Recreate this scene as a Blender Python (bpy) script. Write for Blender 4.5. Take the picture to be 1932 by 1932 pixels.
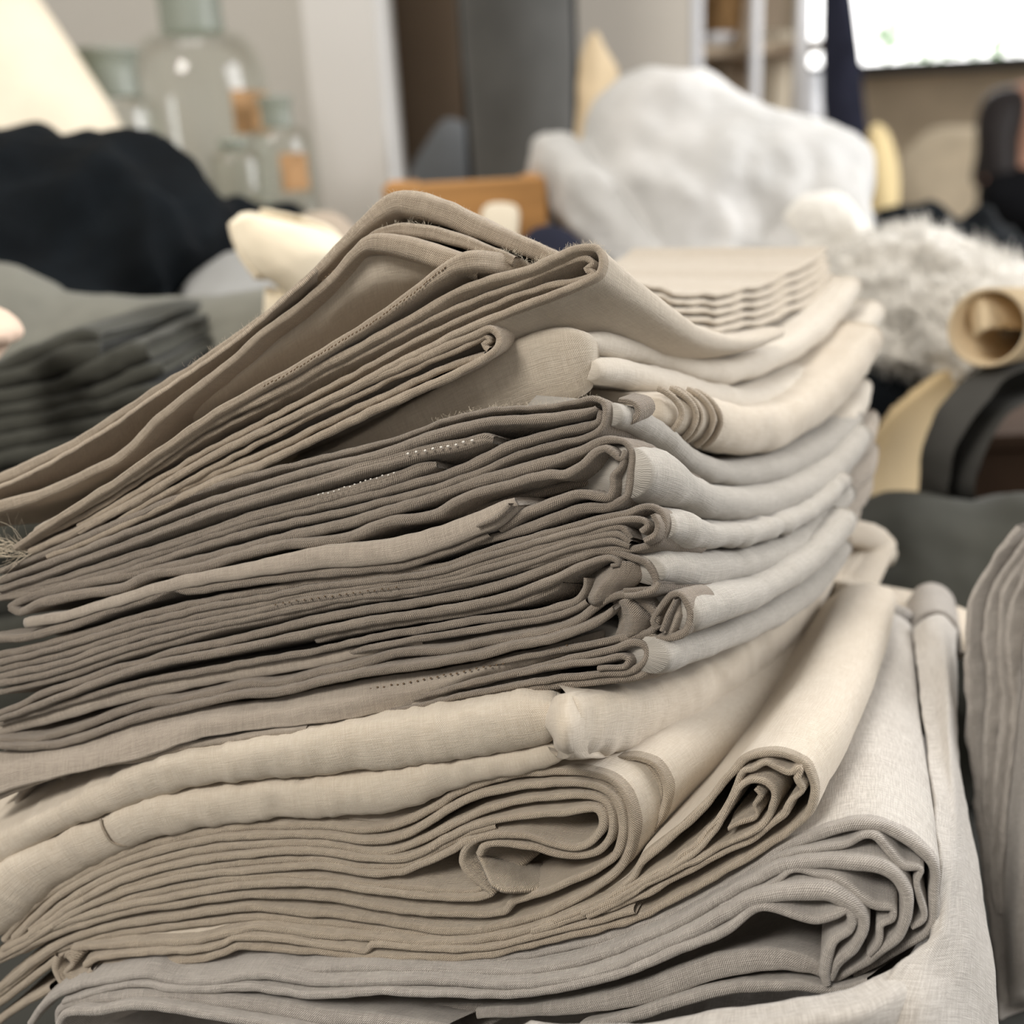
import bpy, bmesh, math, random
import numpy as np
from mathutils import Vector, Matrix, noise

for o in list(bpy.data.objects):
    bpy.data.objects.remove(o, do_unlink=True)
scene = bpy.context.scene
col = scene.collection
random.seed(7)

# ------------------------------------------------------------------ camera, world, lights, exposure
PITCH, ROLL = math.radians(18.0), math.radians(-3.2)
CAM = Vector((0.0, 0.0, 1.06))
RM = Matrix.Rotation(math.pi / 2 - PITCH, 3, 'X') @ Matrix.Rotation(ROLL, 3, 'Z')
RN = np.array(RM); CN = np.array(CAM)
cam_data = bpy.data.cameras.new('camera')
cam = bpy.data.objects.new('camera', cam_data); col.objects.link(cam)
cam.matrix_world = Matrix.Translation(CAM) @ RM.to_4x4()
cam_data.sensor_width = 36.0; cam_data.lens = 36.0
cam_data.clip_start = 0.01; cam_data.clip_end = 60
cam_data.dof.use_dof = True
cam_data.dof.focus_distance = 0.305
cam_data.dof.aperture_fstop = 6.2
scene.camera = cam

scene.view_settings.view_transform = 'Standard'
scene.view_settings.look = 'None'
scene.view_settings.gamma = 1.0
scene.view_settings.use_curve_mapping = False
scene.view_settings.exposure = 0.20

world = bpy.data.worlds.new('World'); scene.world = world
world.use_nodes = True
world.node_tree.nodes['Background'].inputs[0].default_value = (1.0, 0.95, 0.89, 1)
world.node_tree.nodes['Background'].inputs[1].default_value = 0.32

def area(name, loc, target, sx, sy, energy, color):
    l = bpy.data.lights.new(name, 'AREA'); l.shape = 'RECTANGLE'; l.size = sx; l.size_y = sy
    l.energy = energy; l.color = color
    o = bpy.data.objects.new(name, l); col.objects.link(o)
    o.location = loc
    o.rotation_euler = (Vector(target) - Vector(loc)).to_track_quat('-Z', 'Y').to_euler()
    return o
# daylight from the workshop's tall side window, right and a little behind the stack
area('window_daylight', (2.3, 0.70, 1.80), (0.05, 0.35, 0.95), 1.5, 1.3, 60, (0.985, 0.99, 1.0))
# overhead skylight
area('skylight_daylight', (0.4, 1.3, 3.2), (0.1, 0.6, 0.8), 1.6, 1.6, 9, (1.0, 0.97, 0.93))

area('wall_fill_light', (-0.35, 0.75, 2.7), (-0.35, 1.7, 1.2), 0.9, 0.5, 8, (1.0, 0.96, 0.90))  # unseen fill light, added to brighten the back wall and the bottles
# unseen light added above and left of the camera to brighten the front hems
area('front_fill_light', (-0.75, -0.55, 2.15), (0.0, 0.3, 0.9), 0.5, 0.5, 19, (1.0, 0.95, 0.88))

# ------------------------------------------------------------------ helpers
F = 1932.0
def P(px, py, d):
    c = np.array([(px - 966) / F * d, (966 - py) / F * d, -d])
    return CN + RN @ c
def PV(px, py, d): return Vector(P(px, py, d))
TABLE_Z = 0.75
FLOOR_Z = 0.0
UP = np.array([0, 0, 1.0])

def props(o, label=None, cat=None, group=None, kind=None):
    if label: o['label'] = label
    if cat: o['category'] = cat
    if group: o['group'] = group
    if kind: o['kind'] = kind
    return o
def thing(name, loc, label, cat, group=None):
    o = bpy.data.objects.new(name, None); col.objects.link(o)
    o.empty_display_size = 0.02
    o.location = Vector(loc)
    o.matrix_world = Matrix.Translation(Vector(loc))
    return props(o, label, cat, group)
def link(name, verts, faces, mat, parent=None, uvs=None, smooth=True):
    me = bpy.data.meshes.new(name)
    me.from_pydata([tuple(v) for v in verts], [], faces)
    if uvs is not None:
        uvl = me.uv_layers.new(name='UVMap')
        idx = np.empty(len(me.loops), dtype=np.int32)
        me.loops.foreach_get('vertex_index', idx)
        uvl.data.foreach_set('uv', np.asarray(uvs, dtype=np.float32)[idx].ravel())
    if smooth:
        me.polygons.foreach_set('use_smooth', [True] * len(me.polygons))
    me.materials.append(mat)
    o = bpy.data.objects.new(name, me); col.objects.link(o)
    if parent:
        o.parent = parent
        o.matrix_parent_inverse = Matrix.Translation(-parent.location)
    return o

def catmull(a, spacing, closed=False):
    """resample rows of a (first 2 or 3 columns are the position) to about `spacing`"""
    a = np.asarray(a, float)
    n = len(a)
    if n < 3:
        m = max(3, int(np.linalg.norm(a[1, :2] - a[0, :2]) / spacing))
        t = np.linspace(0, 1, m)[:, None]
        return a[0] * (1 - t) + a[1] * t
    ext = np.vstack([2 * a[0] - a[1], a, 2 * a[-1] - a[-2]])
    out = []
    for i in range(n - 1):
        p0, p1, p2, p3 = ext[i:i + 4]
        k = max(2, int(math.ceil(np.linalg.norm((p2 - p1)[:2]) / spacing)))
        d1 = max(np.linalg.norm((p1 - p0)[:2]), 1e-6); d2 = max(np.linalg.norm((p2 - p1)[:2]), 1e-6); d3 = max(np.linalg.norm((p3 - p2)[:2]), 1e-6)
        m1 = (p2 - p0) / (d1 + d2) * d2; m2 = (p3 - p1) / (d2 + d3) * d2
        for j in range(k):
            t = j / k
            out.append((2*t**3-3*t**2+1)*p1 + (t**3-2*t**2+t)*m1 + (-2*t**3+3*t**2)*p2 + (t**3-t**2)*m2)
    out.append(a[-1])
    return np.array(out)

def wob(p, amp, freq, seed):
    v = noise.noise_vector(Vector((p[0]*freq + seed*3.1, p[1]*freq - seed*1.7, p[2]*freq + seed)))
    return np.array(v) * amp

def dF(px, py):
    return 0.300 + 0.00003 * (1180 - px) + max(0, 700 - py) * 0.00002 + max(0, py - 1000) * 0.000008

# ------------------------------------------------------------------ materials
MATS = {}
def nt(name):
    m = bpy.data.materials.new(name); m.use_nodes = True
    t = m.node_tree; t.nodes.clear()
    out = t.nodes.new('ShaderNodeOutputMaterial')
    bs = t.nodes.new('ShaderNodeBsdfPrincipled')
    t.links.new(bs.outputs[0], out.inputs[0])
    return m, t, bs
def math_node(t, op, a, b=None, c=None):
    n = t.nodes.new('ShaderNodeMath'); n.operation = op
    for i, x in enumerate((a, b, c)):
        if x is None: continue
        if isinstance(x, (int, float)): n.inputs[i].default_value = x
        else: t.links.new(x, n.inputs[i])
    return n.outputs[0]
def mixc(t, fac, a, b, mode='MIX'):
    n = t.nodes.new('ShaderNodeMix'); n.data_type = 'RGBA'; n.blend_type = mode
    for sock, x in ((0, fac), (6, a), (7, b)):
        if isinstance(x, (int, float)): n.inputs[sock].default_value = x
        elif isinstance(x, tuple): n.inputs[sock].default_value = (*x, 1)
        else: t.links.new(x, n.inputs[sock])
    return n.outputs[2]
def noise_n(t, vec, scale, detail=2, rough=0.5, sx=1, sy=1, sz=1):
    mp = t.nodes.new('ShaderNodeMapping'); mp.inputs['Scale'].default_value = (sx, sy, sz)
    t.links.new(vec, mp.inputs[0])
    n = t.nodes.new('ShaderNodeTexNoise'); n.inputs['Scale'].default_value = scale
    n.inputs['Detail'].default_value = detail; n.inputs['Roughness'].default_value = rough
    t.links.new(mp.outputs[0], n.inputs['Vector'])
    return n.outputs[0]
def ramp(t, fac, lo, hi):
    n = t.nodes.new('ShaderNodeMapRange'); n.interpolation_type = 'SMOOTHSTEP'
    t.links.new(fac, n.inputs[0]); n.inputs[1].default_value = lo; n.inputs[2].default_value = hi
    return n.outputs[0]

def cloth(name, light, dark, contrast=0.5, period=0.00054, slub=0.35, fleck=0.25, bump=0.5, plain=False):
    """woven linen: two-tone twill (or plain weave) threads, slubs, dark flecks; UV in metres"""
    m, t, bs = nt(name)
    uv = t.nodes.new('ShaderNodeTexCoord').outputs['UV']
    sp = t.nodes.new('ShaderNodeSeparateXYZ'); t.links.new(uv, sp.inputs[0])
    # irregular yarns
    jit = noise_n(t, uv, 900, 1)
    u = math_node(t, 'MULTIPLY_ADD', jit, period * 0.5, sp.outputs[0]); v = sp.outputs[1]
    k = 2 * math.pi / period
    if plain:
        a = math_node(t, 'SINE', math_node(t, 'MULTIPLY', u, k))
        b = math_node(t, 'SINE', math_node(t, 'MULTIPLY', v, k))
        tw = math_node(t, 'MULTIPLY', a, b)
    else:
        ph = math_node(t, 'ADD', math_node(t, 'MULTIPLY', u, k), math_node(t, 'MULTIPLY', v, k * 0.85))
        a = math_node(t, 'SINE', ph)
        b = math_node(t, 'SINE', math_node(t, 'MULTIPLY', v, k * 1.35))
        tw = math_node(t, 'MULTIPLY_ADD', b, 0.38, math_node(t, 'MULTIPLY', a, 0.75))
    h = math_node(t, 'MULTIPLY_ADD', tw, 0.5, 0.5)
    hs = ramp(t, h, 0.1, 0.9)
    # slub streaks both ways
    s1 = noise_n(t, uv, 1.0, 2, 0.6, 160, 2600)
    s2 = noise_n(t, uv, 1.0, 2, 0.6, 2600, 160)
    sl = math_node(t, 'MULTIPLY', math_node(t, 'ADD', s1, s2), 0.5)
    sl = ramp(t, sl, 0.36, 0.64)
    big = ramp(t, noise_n(t, uv, 45, 3), 0.3, 0.7)
    base = mixc(t, contrast, light, dark)
    c = mixc(t, hs, mixc(t, contrast, light, dark), light)
    c = mixc(t, math_node(t, 'MULTIPLY', math_node(t, 'SUBTRACT', 1.0, sl), slub), c, dark)
    dk2 = tuple(x * 0.86 for x in light)
    c = mixc(t, math_node(t, 'MULTIPLY', big, 0.25), c, dk2)
    fl = ramp(t, noise_n(t, uv, 1.0, 1, 0.5, 900, 1500), 0.70, 0.80)
    c = mixc(t, math_node(t, 'MULTIPLY', fl, fleck), c, tuple(x * 0.35 for x in dark))
    t.links.new(c, bs.inputs['Base Color'])
    bs.inputs['Roughness'].default_value = 0.95
    bs.inputs['Specular IOR Level'].default_value = 0.15
    bs.inputs['Sheen Weight'].default_value = 0.25
    bs.inputs['Sheen Roughness'].default_value = 0.6
    wr = noise_n(t, uv, 260, 3, 0.55)
    hh = math_node(t, 'MULTIPLY_ADD', wr, 1.3, math_node(t, 'MULTIPLY', hs, 0.55))
    hh = math_node(t, 'MULTIPLY_ADD', sl, 0.5, hh)
    bp = t.nodes.new('ShaderNodeBump'); bp.inputs['Strength'].default_value = bump; bp.inputs['Distance'].default_value = 0.0005
    t.links.new(hh, bp.inputs['Height']); t.links.new(bp.outputs[0], bs.inputs['Normal'])
    MATS[name] = m
    return m

def plain_mat(name, color, rough=0.8, var=0.12, scale=8, spec=0.3, coords='Object', metallic=0, sheen=0, bump=0.0, bscale=60, stretch=(1, 1, 1)):
    m, t, bs = nt(name)
    tc = t.nodes.new('ShaderNodeTexCoord').outputs[coords]
    n = ramp(t, noise_n(t, tc, scale, 4, 0.55, *stretch), 0.3, 0.7)
    c = mixc(t, n, tuple(x * (1 - var) for x in color), tuple(min(1, x * (1 + var)) for x in color))
    t.links.new(c, bs.inputs['Base Color'])
    bs.inputs['Roughness'].default_value = rough
    bs.inputs['Specular IOR Level'].default_value = spec
    bs.inputs['Metallic'].default_value = metallic
    bs.inputs['Sheen Weight'].default_value = sheen
    if bump:
        bp = t.nodes.new('ShaderNodeBump'); bp.inputs['Strength'].default_value = bump; bp.inputs['Distance'].default_value = 0.004
        t.links.new(noise_n(t, tc, bscale, 4, 0.6, *stretch), bp.inputs['Height']); t.links.new(bp.outputs[0], bs.inputs['Normal'])
    MATS[name] = m
    return m

def srgb(r, g, b):
    f = lambda c: (c / 255 / 12.92) if c / 255 <= 0.04045 else ((c / 255 + 0.055) / 1.055) ** 2.4
    return (f(r), f(g), f(b))

M_BEIGE = cloth('beige_twill', srgb(212, 196, 174), srgb(116, 98, 80), 0.75, bump=0.8)
M_BEIGE2 = cloth('beige_linen', srgb(214, 203, 186), srgb(150, 134, 114), 0.40, fleck=0.2)
M_PALE = cloth('pale_linen', srgb(226, 217, 203), srgb(176, 162, 142), 0.30, slub=0.3, fleck=0.12)
M_GREY = cloth('grey_twill', srgb(194, 179, 161), srgb(62, 51, 42), 0.92, slub=0.25, fleck=0.3, bump=0.9, period=0.00060)
M_GREYL = cloth('pale_grey_twill', srgb(202, 189, 173), srgb(80, 69, 59), 0.72, slub=0.3, fleck=0.3)
M_GREYT = cloth('grey_linen_face', srgb(198, 192, 182), srgb(114, 106, 97), 0.45, slub=0.35, fleck=0.3)
M_CREAM = cloth('cream_linen', srgb(229, 219, 203), srgb(170, 150, 124), 0.55, slub=0.35, fleck=0.3)
M_CREAMH = cloth('cream_hem', srgb(232, 217, 194), srgb(122, 100, 78), 0.85, slub=0.25, fleck=0.2, bump=1.0, period=0.00062)
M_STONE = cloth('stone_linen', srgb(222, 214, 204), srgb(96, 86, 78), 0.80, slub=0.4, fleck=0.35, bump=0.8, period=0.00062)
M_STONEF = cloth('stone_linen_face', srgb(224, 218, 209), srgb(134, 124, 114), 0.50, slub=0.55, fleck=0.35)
M_OLIVE = plain_mat('olive_grey_cloth', srgb(68, 68, 62), 0.95, 0.10, 30, 0.1, sheen=0.1)
M_OLIVE2 = plain_mat('grey_green_cloth', srgb(118, 117, 108), 0.95, 0.10, 30, 0.1, sheen=0.1)
M_BLACK = plain_mat('black_cloth', srgb(10, 15, 19), 0.85, 0.3, 30, 0.12)
M_NAVY = plain_mat('navy_cloth', srgb(38, 40, 54), 0.9, 0.15, 30, 0.15)
M_ECRU = plain_mat('ecru_cloth', srgb(224, 213, 192), 0.9, 0.05, 20, 0.1)
M_THREAD_D = plain_mat('dark_thread', srgb(110, 92, 72), 0.9)
M_THREAD_W = plain_mat('white_thread', srgb(225, 220, 210), 0.8)
M_FUZZ = plain_mat('lint', srgb(225, 212, 190), 0.9)

# ------------------------------------------------------------------ cloth builders
class Guide:
    """how a fold runs back through the pile: a curve of pixels with real distances"""
    def __init__(self, pts, vs=1.0):
        g = catmull([list(P(*p)) for p in pts], 0.006)
        seg = np.linalg.norm(np.diff(g, axis=0), axis=1)
        self.s = np.concatenate([[0], np.cumsum(seg)]); self.g = g; self.vs = vs
        self.L = self.s[-1]
        e = g[min(3, len(g) - 1)] - g[0]; self.E = e / np.linalg.norm(e)
    def at(self, s):
        return np.array([np.interp(s, self.s, self.g[:, k]) for k in range(3)])

def right_face(pts, d0, V=2500, vs=0.85):
    """fold running back along the right face of the stack"""
    x0 = pts[0][0]
    return Guide([(x, y, d0 * (V - x0) / (V - x)) for x, y in pts], vs)

def sheet(parent, pts, mat, guide=None, t=18, inward=None, L=None, amp=0.0003, amp2=0.00035, bul=1.0, groove=0.0,
          dd=0.0, caps=False, spacing=8, name='fabric_layer', seed=None, E=None, rows=None, lt=0, pk=0.0, pf=170, mat2=None):
    """A layer of cloth. pts: (px,py[,t[,dd]]) of its front edge as seen, or (px,py,t,'d',depth).
    guide -> swept back along the guide; inward -> a rolled fold that runs back at right angles to its edge."""
    if seed is None: seed = random.random() * 50
    a = []
    for p in pts:
        tt = p[2] if len(p) > 2 and p[2] is not None else t
        if len(p) > 4: d = p[4]
        else: d = dF(p[0], p[1]) + dd + (p[3] if len(p) > 3 else 0)
        a.append((p[0], p[1], tt, d))
    a = catmull(a, spacing)
    q = np.array([P(*r[[0, 1, 3]]) for r in a]); h = np.abs(a[:, 2]) / F * a[:, 3] / 2
    n = len(q)
    T = np.gradient(q, axis=0); T /= np.linalg.norm(T, axis=1)[:, None] + 1e-12
    if guide is not None:
        Ed = np.repeat((guide.E if E is None else E)[None], n, 0)
    else:
        Ed = np.cross(UP, T); Ed[:, 2] = 0; Ed /= np.linalg.norm(Ed, axis=1)[:, None] + 1e-12
        for _ in range(6): Ed = (np.vstack([Ed[:1], Ed[:-1]]) + Ed + np.vstack([Ed[1:], Ed[-1:]])) / 3
        Ed /= np.linalg.norm(Ed, axis=1)[:, None]
    N = np.cross(Ed, T); N /= np.linalg.norm(N, axis=1)[:, None] + 1e-12
    N = -N
    if N[:, 2].mean() < 0 and inward is not None: N = -N
    global LAST
    LAST = dict(q=q, N=N, E=Ed, h=h, T=T, a=a, bul=bul)
    L = L or (guide.L if guide is not None else inward)
    fr = rows or ([.012, .035, .07, .12, .18, .25, .33, .42, .52, .63, .75, .87, 1] if (guide is not None and L > .1) else [.04, .12, .28, .5, .75, 1])
    lf = np.ones(n)
    if lt: lf = np.clip(.015 + .985 * np.arange(n) / (lt * n), 0, 1)
    def pos(s, sg):
        if guide is not None:
            g = guide.at(s); rel = q - guide.g[0]
            k = 1 - (1 - guide.vs) * min(1, s / max(guide.L, 1e-6)) ** 0.7
            r2 = rel.copy(); r2[:, 2] *= k
            base = g + r2
        else:
            base = q + Ed * (s * lf)[:, None]
        return base + sg * N * h[:, None]
    R, V = [], []
    for f in reversed(fr):
        R.append(pos(L * f, 1)); V.append(-L * f)
    hm = float(h.mean())
    m = 10 if groove else 8
    if hm > .003: m = 12
    for i in range(m + 1):
        ph = math.pi / 2 - math.pi * i / m
        rr = 1.0 - groove * math.exp(-(ph / 0.30) ** 2)
        R.append(q + N * (h * math.sin(ph))[:, None] - Ed * (h * bul * math.cos(ph) * rr)[:, None])
        V.append(hm * (math.pi / 2 - ph))
    for f in fr:
        R.append(pos(L * f, -1)); V.append(hm * math.pi + L * f)
    R = np.array(R); nr = len(R)
    u = np.concatenate([[0], np.cumsum(np.linalg.norm(np.diff(q, axis=0), axis=1))])
    flat = R.reshape(-1, 3)
    if pk:
        for r in range(nr):
            if not (len(fr) - 2 <= r <= len(fr) + m + 2): continue
            ph = math.pi / 2 - math.pi * min(max(r - len(fr), 0), m) / m
            for i in range(n):
                k_ = pk * (noise.noise(Vector((u[i] * pf, V[r] * pf * .22, seed))) + .6 * noise.noise(Vector((u[i] * pf * 2.1, V[r] * pf * .5, seed + 7))))
                R[r, i] += (N[i] * math.sin(ph) - Ed[i] * math.cos(ph)) * k_
        flat = R.reshape(-1, 3)
    if amp or amp2:
        for i in range(len(flat)):
            p = flat[i]
            flat[i] = p + (wob(p, amp, 190, seed) if amp else 0) + (wob(p, amp2, 55, seed + 9) if amp2 else 0)
    uv = np.empty((nr, n, 2)); uv[:, :, 0] = u[None]; uv[:, :, 1] = np.array(V)[:, None]
    idx = np.arange(nr * n).reshape(nr, n)
    faces = np.stack([idx[:-1, :-1], idx[:-1, 1:], idx[1:, 1:], idx[1:, :-1]], -1).reshape(-1, 4).tolist()
    if caps:
        ring = idx[:, 0].tolist()
        for ring in (idx[:, 0].tolist(), idx[:, -1].tolist()):
            half = nr // 2
            for j in range(half):
                b = nr - 1 - j
                if b - j < 2: break
                f = [ring[j], ring[j + 1], ring[b - 1], ring[b]]
                f = list(dict.fromkeys(f))
                if len(f) > 2: faces.append(f)
    ob = link(name, flat, faces, mat, parent, uv.reshape(-1, 2))
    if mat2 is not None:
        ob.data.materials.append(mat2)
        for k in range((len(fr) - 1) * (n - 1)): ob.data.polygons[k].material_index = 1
    return ob

def ridge(parent, fr_, px, mat, rad=.0007, lo=-75, hi=80, slant=None, lift=.0004, name='hem_ring'):
    """a raised hem edge that runs round a rolled fold"""
    i = int(np.argmin(np.abs(fr_['a'][:, 0] - px)))
    q, N, E, h, T = (fr_[k][i] for k in ('q', 'N', 'E', 'h', 'T'))
    pts = []
    for k in range(23):
        ph = math.radians(lo + (hi - lo) * k / 22)
        off = slant(ph) if slant else 0
        pts.append(q + N * (h + lift) * math.sin(ph) - E * (h * fr_['bul'] + lift) * math.cos(ph) + T * off)
    pts = np.array(pts); D = np.gradient(pts, axis=0); D /= np.linalg.norm(D, axis=1)[:, None]
    V, Fc, uv = [], [], []
    for k, p in enumerate(pts):
        s1 = np.cross(D[k], T); s1 /= np.linalg.norm(s1); s2 = np.cross(D[k], s1)
        for j in range(8):
            an = 2 * math.pi * j / 8
            V.append(p + (s1 * math.cos(an) + s2 * math.sin(an)) * rad); uv.append((k * .001, j * rad * .8))
    for k in range(len(pts) - 1):
        for j in range(8):
            b_ = (j + 1) % 8; Fc.append([k*8+j, k*8+b_, k*8+8+b_, k*8+8+j])
    return link(name, V, Fc, mat, parent, uv)

def loft(parent, lines, mat, name='fabric_layer', thick=0.0015, amp=0.0004, amp2=0.0, spacing=10, nv=10, seed=None, ufreq=190, freq2=55):
    """a smooth cloth surface through several edge lines of (px,py,d)"""
    if seed is None: seed = random.random() * 50
    res = []
    for ln in lines:
        w = np.array([P(*p) for p in ln])
        r = catmull(w, 0.004)
        s = np.concatenate([[0], np.cumsum(np.linalg.norm(np.diff(r, axis=0), axis=1))]); s /= s[-1]
        res.append((r, s))
    nu = max(12, int(max(len(r) for r, _ in res) * 1.6))
    tt = np.linspace(0, 1, nu)
    G = np.array([[np.interp(tt, s, r[:, k]) for k in range(3)] for r, s in res]).transpose(0, 2, 1)
    if len(lines) > 2:
        cols = []
        for j in range(nu):
            c = catmull(G[:, j], 1e9 if False else 0.5)
            cols.append(c)
        # evaluate evenly
        rows = []
        for v in np.linspace(0, len(lines) - 1, nv * (len(lines) - 1) + 1):
            i = min(int(v), len(lines) - 2); f = v - i
            p1, p2 = G[i], G[i + 1]; p0 = G[i - 1] if i else 2 * p1 - p2; p3 = G[i + 2] if i + 2 < len(lines) else 2 * p2 - p1
            rows.append(0.5 * ((2 * p1) + (p2 - p0) * f + (2 * p0 - 5 * p1 + 4 * p2 - p3) * f * f + (3 * p1 - p0 - 3 * p2 + p3) * f ** 3))
        G = np.array(rows)
    else:
        v = np.linspace(0, 1, nv + 1)[:, None, None]
        G = G[0][None] * (1 - v) + G[1][None] * v
    nr, nc = G.shape[:2]
    flat = G.reshape(-1, 3).copy()
    for i in range(len(flat)):
        flat[i] += wob(flat[i], amp, ufreq, seed) + (wob(flat[i], amp2, freq2, seed + 4) if amp2 else 0)
    G = flat.reshape(nr, nc, 3)
    du = np.gradient(G, axis=1); dv = np.gradient(G, axis=0)
    Nn = np.cross(du, dv); Nn /= np.linalg.norm(Nn, axis=2)[:, :, None] + 1e-12
    view = G - CN
    sgn = np.sign((Nn * view).sum(2)); sgn[sgn == 0] = 1
    s = 1 if sgn.sum() > 0 else -1
    B = G + Nn * s * thick
    uv = np.zeros((nr, nc, 2))
    uv[:, :, 0] = np.concatenate([[0], np.cumsum(np.linalg.norm(np.diff(G[nr // 2], axis=0), axis=1))])[None]
    uv[:, :, 1] = np.concatenate([[0], np.cumsum(np.linalg.norm(np.diff(G[:, nc // 2], axis=0), axis=1))])[:, None]
    idx = np.arange(nr * nc).reshape(nr, nc); k = nr * nc
    qd = np.stack([idx[:-1, :-1], idx[:-1, 1:], idx[1:, 1:], idx[1:, :-1]], -1).reshape(-1, 4)
    faces = qd.tolist() + (qd[:, ::-1] + k).tolist()
    bd = list(idx[0]) + list(idx[1:, -1]) + list(idx[-1, -2::-1]) + list(idx[-2:0:-1, 0])
    for i in range(len(bd)):
        a_, b_ = int(bd[i]), int(bd[(i + 1) % len(bd)])
        faces.append([b_, a_, a_ + k, b_ + k])
    return link(name, np.vstack([G.reshape(-1, 3), B.reshape(-1, 3)]), faces, mat, parent, np.vstack([uv.reshape(-1, 2)] * 2))

def stitches(parent, pts, mat, step=9, length=0.0010, rad=0.00022, name='stitching', dd=-0.002, sway=1.5, slant=0.0):
    a = catmull([(p[0], p[1], p[2] if len(p) > 2 else 0) for p in pts], step)
    V, Fc = [], []
    for i in range(len(a) - 1):
        p = a[i]; q = a[i + 1]
        jx, jy = random.uniform(-1, 1), random.uniform(-sway, sway)
        d = dF(p[0], p[1]) + dd + p[2]
        c = P(p[0] + jx, p[1] + jy, d); e = P(q[0], q[1], d) - P(p[0], p[1], d)
        e /= np.linalg.norm(e); up = RN @ np.array([0, 1.0, 0]); f = RN @ np.array([0, 0, 1.0])
        e = e + up * slant; e /= np.linalg.norm(e)
        w = np.cross(f, e)
        k = len(V)
        for s, r in ((-.5, .45), (-.2, 1), (.2, 1), (.5, .45)):
            for an in range(5):
                th = 2 * math.pi * an / 5
                V.append(c + e * s * length + (w * math.cos(th) + f * math.sin(th)) * rad * r)
        for r in range(3):
            for an in range(5):
                b = (an + 1) % 5
                Fc.append([k + r*5 + an, k + r*5 + b, k + r*5 + 5 + b, k + r*5 + 5 + an])
        Fc.append([k + j for j in range(5)][::-1]); Fc.append([k + 15 + j for j in range(5)])
    o = link(name, V, Fc, mat, parent)
    o['kind'] = 'stuff'
    return o

def between(top, bot, f):
    """a line a fraction f of the way between two traced lines (same number of points not needed)"""
    A, B = catmull(top, 12), catmull(bot, 12)
    t = np.linspace(0, 1, 26)
    def ev(Z):
        s = np.concatenate([[0], np.cumsum(np.linalg.norm(np.diff(Z[:, :2], axis=0), axis=1))]); s /= s[-1]
        return np.array([np.interp(t, s, Z[:, k]) for k in range(2)]).T
    C = ev(A) * (1 - f) + ev(B) * f
    for i in range(len(C)):
        C[i, 1] += 2.2 * noise.noise(Vector((C[i, 0] * .012, f * 13.3, 1.7)))
    return [tuple(c) for c in C]

# ------------------------------------------------------------------ table
def box(name, c, s, mat, parent=None, rz=0, bev=0.0):
    bm = bmesh.new(); bmesh.ops.create_cube(bm, size=1)
    bmesh.ops.scale(bm, vec=s, verts=bm.verts)
    if bev: bmesh.ops.bevel(bm, geom=bm.edges[:], offset=bev, segments=2, affect='EDGES', profile=.5)
    bmesh.ops.rotate(bm, cent=(0, 0, 0), matrix=Matrix.Rotation(rz, 3, 'Z'), verts=bm.verts)
    bmesh.ops.translate(bm, vec=c, verts=bm.verts)
    me = bpy.data.meshes.new(name); bm.to_mesh(me); bm.free(); me.materials.append(mat)
    o = bpy.data.objects.new(name, me); col.objects.link(o)
    if parent:
        o.parent = parent; o.matrix_parent_inverse = Matrix.Translation(-parent.location)
    return o
M_WOOD = plain_mat('worn_wood', srgb(150, 118, 82), 0.7, 0.25, 6, 0.3, stretch=(1, 8, 8))
M_TABLE = plain_mat('grey_table_cloth', srgb(66, 66, 62), 0.9, 0.15, 6, 0.2)
M_FLOOR = plain_mat('concrete_floor', srgb(120, 114, 106), 0.8, 0.12, 3, 0.3)
tbl = thing('work_table', (0.2, 0.75, 0), 'large work table under all the folded cloth', 'table')
box('table_top', (0.1, 0.605, TABLE_Z - 0.02), (2.8, 1.69, 0.04), M_TABLE, tbl, bev=.004)
for sx in (-1.2, 1.4):
    for sy in (-.15, 1.4):
        box('leg', (sx, sy, (TABLE_Z - .04) / 2), (.07, .07, TABLE_Z - .04), M_WOOD, tbl)
fl = box('floor', (1.8, 3.0, -0.05), (10, 10, 0.1), M_FLOOR); fl['kind'] = 'structure'

STACK = 'folded cloths in the near stack'
def garment(label, at, name='folded_cloth'):
    p = P(*at)
    return thing(name, (p[0], p[1], p[2]), label, 'cloth', STACK)

def back(d0=(1000, 500, .31), L=.16, drop=0.0, az=24):
    """straight run to the back of the pile"""
    p = P(*d0); a = math.radians(az)
    e = np.array([math.sin(a), math.cos(a), -drop])
    g = Guide.__new__(Guide); g.g = np.array([p, p + e * L / 2, p + e * L]); g.s = np.array([0, L / 2, L]); g.L = L; g.vs = 1
    g.E = e / np.linalg.norm(e); return g

# ================================================================== A: peaked top cloth
gA = garment('beige twill cloth topmost on the stack, its hems peaking in a raised corner', (700, 600, .33))
GA = back(L=.10, drop=.25)
sheet(gA, [(-70,938,22),(0,905,24),(120,852,24),(200,802,20),(300,735,18),(400,672,18),(500,600,20),(600,512,22),(660,450,26),(705,412,34),(745,386,44),(785,386,50),(840,402,46),(900,428,40),(980,462,34),(1070,500,30)], M_BEIGE, GA, amp2=.0005, groove=.15, dd=.008)
sheet(gA, [(690,456,14),(718,440,18),(760,432,24),(800,436,26),(850,448,26),(910,470,22),(970,492,18)], M_BEIGE, GA, groove=.3, dd=.004)
sheet(gA, [(-70,990,22),(0,957,26),(90,930,24),(170,893,22),(232,860,22),(290,800,20),(342,757,20),(400,712,18),(450,672,17),(500,628,17),(560,584,18),(630,524,20),(670,480,22),(697,462,34),(742,462,40),(804,478,44),(866,496,44),(910,510,40)], M_BEIGE, GA, amp2=.0004, groove=.15, dd=.002)
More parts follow.
